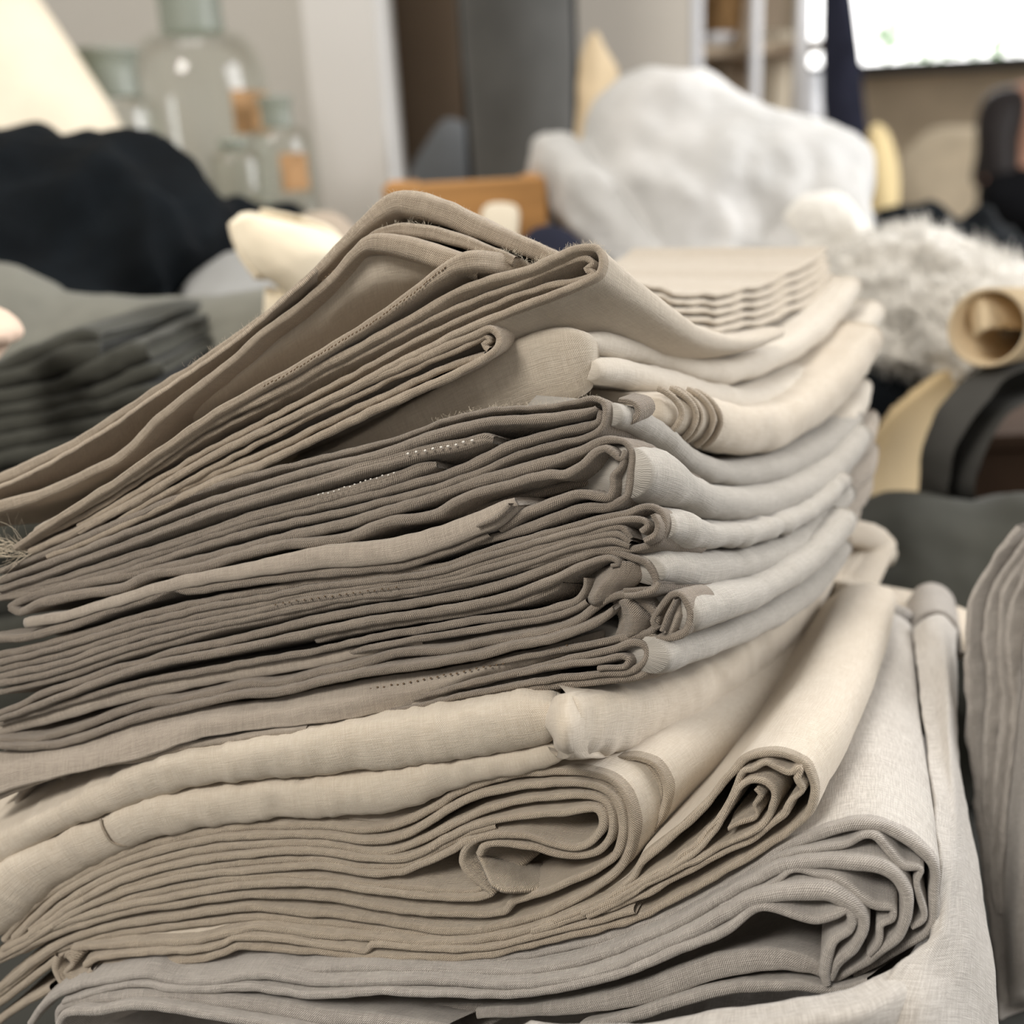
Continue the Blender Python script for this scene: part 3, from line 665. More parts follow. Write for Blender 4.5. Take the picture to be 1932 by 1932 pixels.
# smooth inside of the curl
loft(gK, [[(905,1612,.312),(915,1640,.310),(930,1668,.306)],[(960,1622,.320),(970,1650,.312),(975,1680,.306)],[(1070,1630,.335),(1090,1640,.325),(1110,1650,.320)]], M_CREAMH)
# rear hem of the same cloth curving behind the coil
for dd_, off in ((.010, 0), (.012, -12)):
    sheet(gK, [(1085,1446+off*.2),(1150,1434),(1200,1430-off*.1),(1238+off*.6,1446-off*.4),(1258+off,1490),(1246+off,1538),(1212+off,1592),(1165+off,1655),(1100,1708),(1035,1742)], M_CREAMH, GK, t=13, dd=dd_, L=.05 if off else None, groove=.25, mat2=M_CREAM)

gL = garment('cream linen cloth with a star-shaped hollow in its folded nose', (1350, 1600, .30))
GL = Guide([(1500,1450,.287),(1560,1365,.315),(1608,1275,.35),(1645,1180,.39),(1662,1120,.42)], .7)
Lout = [(140,1790),(248,1780),(373,1774),(450,1754),(497,1748),(600,1764),(709,1770),(817,1776),(911,1772),(1035,1742),(1128,1704),(1190,1660),(1215,1622),(1262,1582),(1324,1526),(1371,1470),(1405,1432),(1448,1420),(1492,1424),(1526,1448),(1535,1490),(1520,1535),(1477,1574),(1417,1612),(1377,1636),(1324,1668),(1262,1702),(1200,1732),(1097,1760),(1004,1782),(911,1800),(786,1804),(693,1804),(600,1794),(559,1793),(497,1785),(450,1782),(419,1797),(373,1808),(280,1818),(186,1834),(155,1848),(124,1852),(108,1828),(112,1800)]
sheet(gL, [(x, y, 15) for x, y in Lout], M_CREAMH, GL, amp=.0004, amp2=.0006, dd=-.001, mat2=M_CREAM)
sheet(gL, [(1050,1738),(1120,1708),(1200,1668),(1262,1632),(1324,1584),(1368,1530),(1392,1480),(1403,1456),(1420,1450),(1446,1438),(1466,1450),(1490,1456),(1508,1448),(1504,1466),(1514,1490),(1494,1508),(1478,1536),(1454,1554),(1417,1584),(1371,1606),(1324,1630),(1262,1662),(1200,1694),(1097,1728),(1004,1756)], M_CREAMH, GL, t=13, dd=-.002, L=.09, amp=.0006)
sheet(gL, [(1100,1722),(1170,1692),(1230,1660),(1290,1622),(1334,1584),(1368,1534),(1393,1490),(1417,1472),(1446,1476),(1462,1496),(1456,1530),(1443,1552),(1410,1574),(1371,1592),(1324,1616),(1262,1648),(1180,1694),(1110,1726)], M_CREAMH, GL, t=12, dd=-.003, L=.06, amp=.0006)
sheet(gL, [(1376,1560),(1402,1550),(1428,1538),(1424,1520),(1434,1498),(1424,1486)], M_CREAMH, GL, t=10, dd=-.003, L=.05, amp=.0008)
sheet(gL, [(161,1820),(186,1806),(280,1797),(373,1793),(419,1781),(441,1769),(528,1772),(600,1782),(660,1790),(690,1794),(705,1782),(786,1788),(911,1788),(1004,1768),(1097,1744),(1200,1716)], M_CREAMH, GL, t=13, dd=-.002, L=.05)
sheet(gL, [(128,1802),(140,1816),(126,1832),(140,1842),(165,1838),(176,1826)], M_CREAMH, GL, t=10, dd=-.003, L=.03)
# trailing hems at the lower left
gL2 = gL
for pts in ([(-40,1900),(0,1872),(47,1836),(102,1794),(186,1768),(311,1748),(404,1738),(497,1730),(600,1738),(720,1752),(820,1764),(911,1760),(1004,1740)], [(-40,1918),(0,1890),(60,1846),(112,1806),(150,1790)], [(-40,1826),(0,1806),(50,1790),(93,1768)], [(-40,1960),(0,1925),(50,1890),(100,1862)]):
    sheet(gL2, pts, M_CREAMH, back((300,1750,.32), L=.06, az=25), t=15, dd=.001)

# ================================================================== M, P: stone-grey linen at the bottom
gM = garment('stone-grey linen cloth with three nested folds gaping at its corner', (1500, 1700, .29))
GM = Guide([(1750,1600,.282),(1738,1490,.315),(1722,1370,.355),(1712,1260,.39),(1704,1165,.43)], .8)
M1 = [(600,1812,14),(786,1812,14),(911,1812,14),(1004,1800,14),(1097,1780,14),(1200,1752,15),(1293,1712,16),(1374,1668,17),(1433,1632,18),(1479,1600,18),(1526,1580,19),(1588,1560,22),(1650,1556,24),(1697,1574,24),(1740,1606,24),(1762,1634,20),(1762,1680,18),(1758,1735,18),(1744,1762,16),(1706,1784,15),(1660,1812,14),(1610,1840,13)]
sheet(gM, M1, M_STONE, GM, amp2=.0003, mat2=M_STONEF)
sheet(gM, [(1330,1712,12),(1400,1668,13),(1440,1638,13),(1479,1614,13),(1542,1600,14),(1600,1592,14),(1632,1576,14),(1652,1578,18),(1675,1602,20),(1703,1632,18),(1738,1640,12),(1730,1664,13),(1740,1706,14),(1744,1734,12),(1722,1750,12)], M_STONE, GM, dd=-.002, L=.05)
M2 = [(493,1838,16),(600,1828,17),(693,1824,17),(786,1830,17),(911,1834,18),(1004,1832,18),(1097,1812,19),(1200,1776,20),(1293,1734,20),(1371,1688,21),(1433,1654,22),(1479,1634,24),(1526,1626,26),(1604,1626,30),(1660,1634,30),(1695,1658,26),(1710,1690,24),(1708,1730,22),(1694,1764,20),(1660,1795,18),(1610,1828,16),(1566,1850,14)]
sheet(gM, M2, M_STONE, GM, dd=-.004, L=.12, amp2=.0003)
sheet(gM, [(1360,1712,11),(1420,1684,12),(1464,1662,12),(1495,1640,13),(1542,1648,15),(1582,1656,18),(1619,1686,22),(1650,1706,20),(1686,1714,14),(1684,1732,14),(1662,1745,14),(1660,1775,14),(1640,1800,12)], M_STONE, GM, dd=-.005, L=.05)
M3 = [(60,1930,14),(86,1894,15),(124,1868,16),(217,1846,16),(275,1838,16),(326,1850,16),(404,1850,18),(497,1838,18),(600,1852,18),(724,1850,18),(850,1852,18),(973,1856,19),(1097,1842,20),(1200,1806,21),(1293,1764,22),(1371,1722,24),(1417,1698,26),(1479,1684,32),(1557,1682,36),(1598,1700,32),(1624,1724,26),(1628,1752,24),(1612,1784,22),(1580,1816,20),(1566,1846,16)]
sheet(gM, M3, M_STONE, GM, dd=-.007, L=.1)
sheet(gM, [(120,1890,10),(200,1866,12),(270,1856,13),(342,1866,16),(466,1862,17),(600,1876,17),(724,1868,17),(850,1874,17),(1004,1872,18),(1120,1850,19),(1200,1824,20),(1293,1786,21),(1371,1754,20),(1417,1718,18),(1442,1710,18),(1479,1718,19),(1535,1733,20),(1573,1724,20),(1598,1716,18),(1608,1734,18),(1600,1754,18),(1572,1772,20),(1560,1798,22),(1556,1836,20),(1560,1856,16)], M_STONE, GM, dd=-.008, L=.06)

gP = garment('stone-grey linen cloth with broad smooth folds lowest in view', (1000, 1900, .29))
GP = Guide([(1560,1850,.275),(1640,1800,.30),(1700,1700,.34)], .9)
sheet(gP, [(900,1912,20),(1000,1905,24),(1100,1894,32),(1200,1876,40),(1293,1842,46),(1371,1818,46),(1450,1808,44),(1520,1818,36),(1560,1838,24)], M_STONE, GP, dd=-.004, bul=.5, L=.06)
sheet(gP, [(1100,1938,22),(1200,1914,24),(1293,1884,26),(1400,1862,24),(1500,1858,22),(1580,1866,18),(1640,1850,14)], M_STONE, GP, dd=-.007, L=.06)
sheet(gP, [(109,1930,14),(112,1905,16),(155,1886,22),(248,1878,26),(373,1882,28),(497,1896,30),(600,1914,34),(720,1930,40),(850,1950,40)], M_STONE, GP, dd=-.008, bul=.6, L=.06)
sheet(gP, [(100,1960,14),(128,1910,16),(186,1908,18),(248,1896,19),(311,1900,19),(404,1916,19),(528,1934,19),(640,1960,18)], M_STONE, GP, dd=-.012, L=.05)
sheet(gP, [(600,1930,20),(720,1905,20),(850,1900,20),(980,1895,18),(1100,1880,14)], M_STONE, GP, dd=.004, L=.06)
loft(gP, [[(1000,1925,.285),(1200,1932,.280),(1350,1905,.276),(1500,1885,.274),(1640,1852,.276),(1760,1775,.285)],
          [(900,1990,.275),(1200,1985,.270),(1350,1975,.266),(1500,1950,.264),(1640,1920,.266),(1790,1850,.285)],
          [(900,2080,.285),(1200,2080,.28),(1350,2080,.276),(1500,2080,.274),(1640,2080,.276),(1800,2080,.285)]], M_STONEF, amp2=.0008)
gN = garment('stone-grey linen cloth hanging over the right side of the stack', (1800, 1700, .32))
loft(gN, [[(1640,2080,.272),(1660,1900,.274),(1700,1820,.278),(1756,1770,.284),(1772,1700,.290),(1776,1620,.297),(1755,1450,.345),(1735,1300,.385),(1722,1185,.43)],
          [(1740,2080,.268),(1745,1920,.272),(1765,1830,.280),(1790,1740,.288),(1800,1640,.300),(1790,1500,.335),(1768,1330,.375),(1748,1165,.425)],
          [(1830,2080,.280),(1830,1920,.288),(1835,1800,.297),(1826,1680,.310),(1815,1560,.330),(1800,1430,.352),(1790,1300,.38),(1778,1160,.43)],
          [(1890,2080,.310),(1884,1920,.315),(1872,1800,.324),(1856,1690,.335),(1838,1590,.348),(1815,1470,.365),(1808,1330,.39),(1806,1190,.435)]], M_STONEF, amp=.0003, amp2=.0008, thick=.002)
# rolled back ends
sheet(gN, [(1716,1190,10,0,.44),(1740,1160,12,0,.44),(1775,1156,12,0,.44),(1802,1180,12,0,.44),(1810,1230,10,0,.44)], M_STONE, back((1760,1180,.44), L=.03, az=20), groove=.2)
# rear ends of the cream folds, at the back right corner
sheet(gJ, [(1570,1014,36,0,.455),(1620,1008,50,0,.468),(1662,1024,52,0,.485),(1684,1052,34,0,.50)], M_CREAM, inward=.05, bul=.5, caps=True)
sheet(gL, [(1640,1130,30,0,.43),(1668,1128,44,0,.44),(1684,1170,36,0,.45),(1684,1220,24,0,.45)], M_CREAM, inward=.04, bul=.7, caps=True)
sheet(gM, [(1670,1175,24,0,.435),(1700,1160,34,0,.44),(1720,1185,28,0,.45),(1722,1240,20,0,.45)], M_STONE, inward=.04, bul=.7, caps=True)
# rear ends of the grey folds
for i, (x, y) in enumerate(((1622,760),(1634,820),(1632,880),(1622,930),(1600,975))):
    sheet((gD, gE, gF, gG, gH)[i], [(x-50,y+50,40,0,.44),(x-22,y+26,44,0,.45),(x,y,46,0,.465),(x+10,y-30,36,0,.48)], M_PALE if i == 0 else M_GREYL, inward=.05, bul=.8, caps=True, amp2=.001)
# base of the stack, out of view below
gBase = garment('plain linen cloth at the very bottom of the stack, mostly below the frame', (1000, 2100, .31))
lo = P(1000, 2050, .30)
sheet(gBase, [(0,2120,150),(500,2130,150),(1000,2130,150),(1400,2120,150),(1750,2090,120)], M_STONE, back((1000,2120,.31), L=.2), bul=.4, amp2=.001)

# lint along the top silhouettes
def fuzz(parent, pts, n, d=None, ln=.0016, mat=M_FUZZ, name='lint_fuzz'):
    a = catmull([(p[0], p[1]) for p in pts], 2)
    V, Fc = [], []
    for i in range(n):
        p = a[random.randrange(len(a))]
        dd_ = (dF(p[0], p[1]) if d is None else d) + random.uniform(-.003, .006)
        b = P(p[0] + random.uniform(-2, 2), p[1] + random.uniform(-1, 4), dd_)
        an = random.uniform(.2, 2.9); l = ln * random.uniform(.3, 1.3); cv = random.uniform(-1.2, 1.2)
        c = b.copy()
        for s in range(4):
            k = len(V); r = .000028
            for j in range(3):
                V.append(c + RN @ (np.array([math.cos(j * 2.094), math.sin(j * 2.094), math.cos(j * 2.094 + 1)]) * r))
            if s:
                for j in range(3): Fc.append([k - 3 + j, k - 3 + (j + 1) % 3, k + (j + 1) % 3, k + j])
            aa = an + cv * s / 3
            c = c + RN @ (np.array([math.cos(aa), math.sin(aa), random.uniform(-.3, .3)]) * l / 3)
    o = link(name, V, Fc, mat, parent); o['kind'] = 'stuff'; return o
fuzz(gA, [(350,692),(450,628),(550,550),(640,462),(690,410),(725,372),(770,362),(830,378),(900,408),(980,446),(1050,482)], 420)
fuzz(gA, [(720,430),(766,421),(835,436),(900,460)], 90)
fuzz(gA, [(880,474),(928,472),(970,476),(1000,500)], 80)
fuzz(gB, [(1000,498),(1050,476),(1096,460),(1126,462),(1145,482)], 140)
fuzz(gD, [(817,795),(879,777),(942,767),(1035,762),(1122,747),(1145,760)], 140)
# ================================================================== room shell
def RY(px, py, y):
    dr = RN @ np.array([(px - 966) / F, (966 - py) / F, -1.0])
    return CN + dr * ((y - CN[1]) / dr[1])
def tpy(px, d, z=TABLE_Z):
    """picture row at which distance d meets height z"""
    lo_, hi_ = -4000., 8000.
    for _ in range(50):
        m = (lo_ + hi_) / 2
        if P(px, m, d)[2] > z: lo_ = m
        else: hi_ = m
    return lo_
M_WALL = plain_mat('painted_wall', srgb(206, 203, 196), 0.85, 0.04, 2, 0.2)
M_WALLG = plain_mat('grey_wall_panel', srgb(194, 188, 178), 0.85, 0.05, 2, 0.2)
M_PLASTER = plain_mat('bare_plaster', srgb(224, 208, 184), 0.9, 0.12, 3, 0.15, bump=.2, bscale=9)
M_PILLAR = plain_mat('white_pillar_paint', srgb(226, 224, 220), 0.6, 0.03, 2, 0.3)
M_BROWN = plain_mat('brown_panel', srgb(116, 100, 84), 0.8, 0.10, 3, 0.2)
M_FRAME = plain_mat('dark_frame', srgb(58, 60, 66), 0.5, 0.08, 5, 0.4)
def wallbox(name, px0, px1, y, th, mat, z0=0.0, z1=3.0, py=200):
    a, b = RY(px0, py, y), RY(px1, py, y)
    o = box(name, ((a[0] + b[0]) / 2, y + th / 2, (z0 + z1) / 2), (b[0] - a[0], th, z1 - z0), mat)
    o['kind'] = 'structure'; return o
wallbox('wall_back', -1400, 700, 1.80, .1, M_WALL)
wallbox('wall_pillar', 588, 722, 1.50, .30, M_PILLAR)
wallbox('wall_recess', 690, 1110, 1.86, .1, M_BROWN)
wallbox('wall_panel', 1086, 1303, 1.62, .34, M_WALLG)
YW = 5.2
sill_z = RY(1760, 118, YW)[2]
xl = RY(1200, 100, YW)[0]; xo = RY(1500, 100, YW)[0]; xr = 6.0
def wb(name, x0, x1, y0, y1, z0, z1, mat):
    o = box(name, ((x0+x1)/2, (y0+y1)/2, (z0+z1)/2), (x1-x0, y1-y0, z1-z0), mat); o['kind'] = 'structure'; return o
wb('wall_far', xl - .6, xr, YW, YW + .15, 0, sill_z, M_PLASTER)
wb('wall_far_left', xl - .6, xo, YW, YW + .15, sill_z, 3.4, M_PLASTER)
wb('trim_1', xo, xr, YW - .10, YW + .02, sill_z - .045, sill_z + .005, M_FRAME)
w1 = wb('window_1', xo, xo + .06, YW + .03, YW + .09, sill_z, 3.3, M_FRAME)
for nm, a in (('window_frame', (xo, xr, YW + .03, YW + .09, 3.24, 3.30)), ('window_frame', (xr - .06, xr, YW + .03, YW + .09, sill_z, 3.3)), ('mullion', (3.45, 3.50, YW + .04, YW + .08, sill_z, 3.3))):
    box(nm, ((a[0]+a[1])/2, (a[2]+a[3])/2, (a[4]+a[5])/2), (a[1]-a[0], a[3]-a[2], a[5]-a[4]), M_FRAME, w1)
wb('wall_right', 6.0, 6.1, -1.5, YW, 0, 3.4, M_PLASTER)
wb('wall_left', -2.6, -2.5, -1.5, 1.9, 0, 3.0, M_WALL)
# overcast sky beyond the window
m, t_, bs = nt('overcast_sky'); bs.inputs['Base Color'].default_value = (1, 1, 1, 1)
bs.inputs['Emission Color'].default_value = (1, 1, 1, 1); bs.inputs['Emission Strength'].default_value = 3.2
wb('sky_backdrop', 1.0, 10, 8.0, 8.05, -1, 6, m)

# ================================================================== background builders
def inflate(name, outline, d, depth, mat, label=None, cat=None, parent=None, amp=.006, freq=14, ridge=0.0, rfreq=9, rings=26, nseg=150, seed=None, power=.55, group=None, tilt=0.0, zmin=TABLE_Z + .001, fine=0.0, ffreq=60):
    """rounded soft body that fills an outline of pixels standing at distance d, with real depth front and back"""
    if seed is None: seed = random.random() * 40
    o2 = np.array(list(outline) + [outline[0]], float)
    o2 = catmull(o2, 1e9 if len(o2) < 3 else max(4, np.abs(np.diff(o2, axis=0)).sum() / nseg))
    o2 = o2[:-1]; n = len(o2)
    c2 = (o2.min(0) + o2.max(0)) / 2
    fwd = RN @ np.array([0, 0, -1.0]); fwd[2] = 0; fwd /= np.linalg.norm(fwd)
    V = []
    for side in (-1, 1):
        for r in range(rings + 1):
            f = math.sin(math.pi / 2 * r / rings)
            z = depth * (max(0, 1 - f * f)) ** power
            for i in range(n):
                p2 = c2 + (o2[i] - c2) * f
                V.append(P(p2[0], p2[1], d) + fwd * (side * z))
    V = np.array(V)
    cen = V.mean(0)
    for i in range(len(V)):
        p = V[i]; vv = Vector(p)
        g = p - cen; g /= np.linalg.norm(g) + 1e-9
        s = Vector((seed, seed * .7, -seed))
        k = amp * noise.fractal(vv * freq + s, .9, 2.1, 4)
        if ridge:
            q_ = vv * rfreq + s; w = noise.noise_vector(q_ * .6) * 1.3
            k += ridge * (.5 - abs(noise.noise(q_ + w)) * 1.9)
        if fine: k += fine * noise.noise(vv * ffreq + s)
        V[i] = p + (fwd * -0.6 * np.sign(-(g @ fwd) + 1e-9) * -1 + g * .6) * 0 + g * k + fwd * (np.sign(g @ fwd) * k * .5)
    V[:, 2] = np.maximum(V[:, 2], zmin) if parent is None and not name.startswith('coat') else V[:, 2]
    idx = np.arange(len(V)).reshape(2, rings + 1, n)
    faces = []
    for sd in range(2):
        for r in range(rings):
            for i in range(n):
                j = (i + 1) % n
                f = [idx[sd, r, i], idx[sd, r, j], idx[sd, r+1, j], idx[sd, r+1, i]]
                faces.append([int(x) for x in (f if sd == 0 else f[::-1])])
    o = link(name, V, faces, mat, parent)
    bm = bmesh.new(); bm.from_mesh(o.data)
    bmesh.ops.remove_doubles(bm, verts=bm.verts, dist=1e-5); bmesh.ops.recalc_face_normals(bm, faces=bm.faces)
    bm.to_mesh(o.data); bm.free()
    if label: props(o, label, cat, group)
    return o
def lathe(name, prof, c, mat, parent=None, seg=40):
    V, Fc = [], []
    for r, z in prof:
        for i in range(seg):
            a = 2 * math.pi * i / seg
            V.append((c[0] + r * math.cos(a), c[1] + r * math.sin(a), z))
    for k in range(len(prof) - 1):
        for i in range(seg):
            j = (i + 1) % seg
            Fc.append([k*seg+i, k*seg+j, (k+1)*seg+j, (k+1)*seg+i])
    return link(name, V, Fc, mat, parent)

# ------------------------------------------------------------------ riser shelf and bottles
RZ = 0.90
rs = thing('riser_shelf', (-.4, 1.35, TABLE_Z), 'low wooden riser behind the piles, carrying the glass bottles', 'shelf')
box('shelf_board', (-.42, 1.26, RZ - .0125), (1.56, .36, .025), M_WOOD, rs, bev=.003)
for x in (-1.18, -.42, .34):
    box('support', (x, 1.26, (TABLE_Z + RZ - .025) / 2), (.03, .34, RZ - .025 - TABLE_Z), M_WOOD, rs)

def glass(name, tint, rough=.02, opac=.0):
    m = bpy.data.materials.new(name); m.use_nodes = True; t = m.node_tree; t.nodes.clear()
    out = t.nodes.new('ShaderNodeOutputMaterial')
    tr = t.nodes.new('ShaderNodeBsdfTransparent'); tr.inputs[0].default_value = (*tint, 1)
    gl = t.nodes.new('ShaderNodeBsdfGlossy'); gl.inputs['Roughness'].default_value = rough; gl.inputs[0].default_value = (1, 1, 1, 1)
    lw = t.nodes.new('ShaderNodeLayerWeight'); lw.inputs[0].default_value = .25
    fr = t.nodes.new('ShaderNodeMapRange'); t.links.new(lw.outputs['Fresnel'], fr.inputs[0]); fr.inputs[3].default_value = .03; fr.inputs[4].default_value = .42
    mx = t.nodes.new('ShaderNodeMixShader'); t.links.new(fr.outputs[0], mx.inputs[0]); t.links.new(tr.outputs[0], mx.inputs[1]); t.links.new(gl.outputs[0], mx.inputs[2])
    res = mx.outputs[0]
    if opac:
        df = t.nodes.new('ShaderNodeBsdfDiffuse'); df.inputs[0].default_value = (*tuple(min(1, x * .8) for x in tint), 1)
        m2 = t.nodes.new('ShaderNodeMixShader'); m2.inputs[0].default_value = opac
        t.links.new(res, m2.inputs[1]); t.links.new(df.outputs[0], m2.inputs[2]); res = m2.outputs[0]
    nz = t.nodes.new('ShaderNodeTexNoise'); nz.inputs['Scale'].default_value = 9
    bp = t.nodes.new('ShaderNodeBump'); bp.inputs['Strength'].default_value = .05
    t.links.new(nz.outputs[0], bp.inputs['Height']); t.links.new(bp.outputs[0], gl.inputs['Normal'])
    t.links.new(res, out.inputs[0]); return m
M_GLASS = glass('clear_glass', (.95, .965, .945))
M_FROST = glass('frosted_neck_glass', (.70, .74, .68), .35, .35)
M_LABEL = plain_mat('brown_paper_label', srgb(178, 142, 104), .9, .2, 40, .1)
def bottle(px, y, rb, rn, sh_py, nk_py, top_py, label, lab=None):
    c = RY(px, sh_py, y); cx = c[0]
    zs, zn, zt = RY(px, sh_py, y)[2], RY(px, nk_py, y)[2], RY(px, top_py, y)[2]
    t = thing('glass_bottle', (cx, y, RZ), label, 'bottle', 'glass bottles on the riser')
    n = 8
    prof = [(.001, RZ + .002), (rb * .93, RZ + .002), (rb, RZ + .012), (rb, zs)]
    for i in range(1, n + 1):
        f = i / n; prof.append((rn + (rb - rn) * math.cos(f * math.pi / 2) ** .8, zs + (zn - zs) * math.sin(f * math.pi / 2)))
    body = lathe('body', prof, (cx, y), M_GLASS, t)
    lathe('neck', [(rn, zn), (rn * .98, (zn + zt) / 2), (rn * 1.02, zt - .008), (rn * 1.12, zt - .006), (rn * 1.14, zt), (rn * .9, zt), (rn * .88, zn)], (cx, y), M_FROST, t)
    if lab:
        a0, a1, p0, p1 = lab
        z0, z1 = RY(px, p1, y)[2], RY(px, p0, y)[2]
        V, Fc = [], []; ns = 12
        for i in range(ns + 1):
            a = math.radians(a0 + (a1 - a0) * i / ns)
            for r in (rb + .0008, rb + .0014):
                for z in (z0, z1): V.append((cx + r * math.sin(a), y - r * math.cos(a), z))
        for i in range(ns):
            b = i * 4
            Fc += [[b+2, b+6, b+7, b+3], [b, b+1, b+5, b+4], [b+1, b+3, b+7, b+5], [b, b+4, b+6, b+2]]
        Fc += [[0, 2, 3, 1], [ns*4, ns*4+1, ns*4+3, ns*4+2]]
        o = link('paper_label', V, Fc, M_LABEL, body, smooth=False); o['label'] = 'brown paper label'
    return t
bottle(380, 1.34, .080, .037, 175, 62, -60, 'large clear glass bottle with a brown label, tallest of the bottles', (38, 82, 182, 262))
bottle(222, 1.27, .050, .031, 235, 182, 92, 'stout clear glass bottle beside the cream draped cloth')
bottle(528, 1.27, .036, .018, 280, 240, 182, 'small clear glass bottle with a low brown label, nearest the white pillar', (8, 62, 292, 362))
bottle(445, 1.20, .030, .014, 310, 285, 262, 'smallest clear glass bottle, half behind the black heap')

# ------------------------------------------------------------------ left background cloths
inflate('draped_cloth', [(-420,-200),(-100,-220),(20,-90),(75,0),(150,110),(200,185),(242,258),(290,340),(330,520),(300,tpy(300,1.02)),(-420,tpy(-420,1.02))], 1.02, .10, M_ECRU, 'cream cloth draped in a tall cone at the upper left', 'cloth', amp=.006, freq=5, ridge=.004, rfreq=5)
inflate('crumpled_cloth', [(-200,330),(-60,275),(0,262),(60,248),(110,264),(180,270),(250,257),(320,288),(380,330),(420,372),(440,420),(428,490),(400,700),(360,1180),(-200,1180)], .74, .13, M_BLACK, 'crumpled black cloth heap in front of the bottles', 'cloth', amp=.008, freq=9, ridge=.014, rfreq=15, rings=44, nseg=240, fine=.004, ffreq=38)
inflate('draped_cloth', [(380,385),(440,372),(500,384),(560,388),(590,405),(620,430),(640,560),(600,1100),(380,1100)], .84, .05, M_BLACK, 'thin black cloth trailing right of the black heap', 'cloth', amp=.006, ridge=.01)
inflate('draped_cloth', [(-220,560),(-100,515),(0,508),(60,528),(120,566),(220,572),(330,562),(430,548),(540,538),(600,556),(650,700),(620,1000),(500,1330),(-220,1350)], .62, .09, M_OLIVE2, 'grey-green cloth spread below the black heap', 'cloth', amp=.008, freq=7, ridge=.006, rfreq=6)
M_LGREY = plain_mat('light_grey_cloth', srgb(158, 158, 156), .95, .06, 20, .1)
inflate('folded_cloth', [(330,560),(380,512),(450,474),(520,474),(580,510),(600,700),(560,1100),(340,1100)], .70, .05, M_LGREY, 'light grey cloth peeping out between black heap and ecru scrap', 'cloth', amp=.006, ridge=.006)
M_ECRU2 = plain_mat('ecru_canvas', srgb(236, 224, 200), .9, .05, 20, .1)
gEc = thing('ecru_scrap', P(540, 600, .56), 'ecru canvas scrap with an open curled end behind the peaked corner', 'cloth')
loft(gEc, [[(438,420,.560),(445,450,.555),(465,490,.552),(490,520,.552),(520,540,.555),(560,580,.56),(600,640,.57)],
           [(470,408,.552),(490,440,.545),(512,480,.543),(535,510,.545),(560,540,.55),(600,580,.555),(640,640,.565)],
           [(520,412,.556),(560,430,.550),(590,455,.549),(610,480,.55),(620,520,.555),(660,560,.56),(680,640,.565)],
           [(590,425,.57),(630,440,.57),(655,455,.57),(670,480,.575),(680,520,.58),(700,580,.58),(720,640,.58)]], M_ECRU2, amp=.0004, amp2=.0008, thick=.003)
loft(gEc, [[(438,418,.562),(444,450,.558),(463,490,.556),(488,522,.556)],[(455,402,.575),(480,430,.575),(500,470,.575),(530,520,.575)],[(480,400,.59),(520,412,.588),(560,440,.588),(590,500,.585)],[(540,412,.58),(590,424,.575),(630,440,.572),(655,470,.572)]], M_ECRU2, amp=.0006, thick=.003)
loft(gEc, [[(500,540,.57),(600,560,.57),(700,580,.57)],[(480,900,.57),(600,900,.57),(720,900,.57)],[(470,tpy(500,.57),.57),(600,tpy(600,.57),.57),(730,tpy(700,.57),.57)]], M_ECRU2, thick=.01)
M_TAUPE = plain_mat('taupe_cloth', srgb(178, 164, 148), .95, .06, 20, .1)
inflate('folded_cloth', [(540,440),(580,402),(620,398),(650,412),(680,450),(700,560),(680,1050),(560,1050)], .78, .04, M_TAUPE, 'taupe cloth fold behind the ecru scrap', 'cloth', amp=.004, ridge=.004)
# olive folded stack at the left
gO = thing('folded_cloth', P(100, 900, .5), 'dark olive-grey folded cloth in thick layers at the left edge', 'cloth')
for pts in ([(-120,735,30),(0,695,32),(60,668,34),(130,645,34),(178,634,30),(192,638,16)], [(-120,765,34),(0,722,36),(50,708,40),(120,680,50),(180,668,52),(196,668,40)],
            [(-120,790,34),(0,752,36),(100,736,38),(200,694,46),(262,666,50),(284,660,36)], [(-120,806,28),(0,778,28),(150,752,30),(230,722,34),(290,700,36),(310,694,20)],
            [(-120,830,32),(0,806,32),(130,780,34),(210,764,34),(290,738,34),(320,728,20)], [(-120,868,36),(0,838,36),(150,808,36),(260,784,36),(340,760,20)],
            [(-120,905,36),(0,872,36),(120,844,36),(240,822,36),(330,800,30)], [(-120,960,60),(0,925,60),(200,870,60),(330,840,50)]):
    sheet(gO, [(x, y, t * .92, 0, .50 + .00008 * (200 - x) * .3) for x, y, t in pts], M_OLIVE, inward=.12, bul=.8, amp=.0006, amp2=.0015, caps=True)
for k in range(6):
    y = 1010 + 95 * k
    sheet(gO, [(-120, y + 30, 92, 0, .51), (100, y, 92, 0, .50), (330, y - 30, 92, 0, .50)], M_OLIVE, inward=.12, bul=.5, amp2=.0015, caps=True)
M_PINK = plain_mat('blush_cloth', srgb(232, 206, 186), .8, .06, 30, .1)
pk = inflate('blush_scrap', [(-70,600),(-40,572),(0,582),(26,600),(40,622),(36,640),(20,650),(8,660),(-20,690),(-70,700)], .46, .018, M_PINK, 'blush pink cloth scrap at the left edge above the olive layers', 'cloth', amp=.003, freq=30)

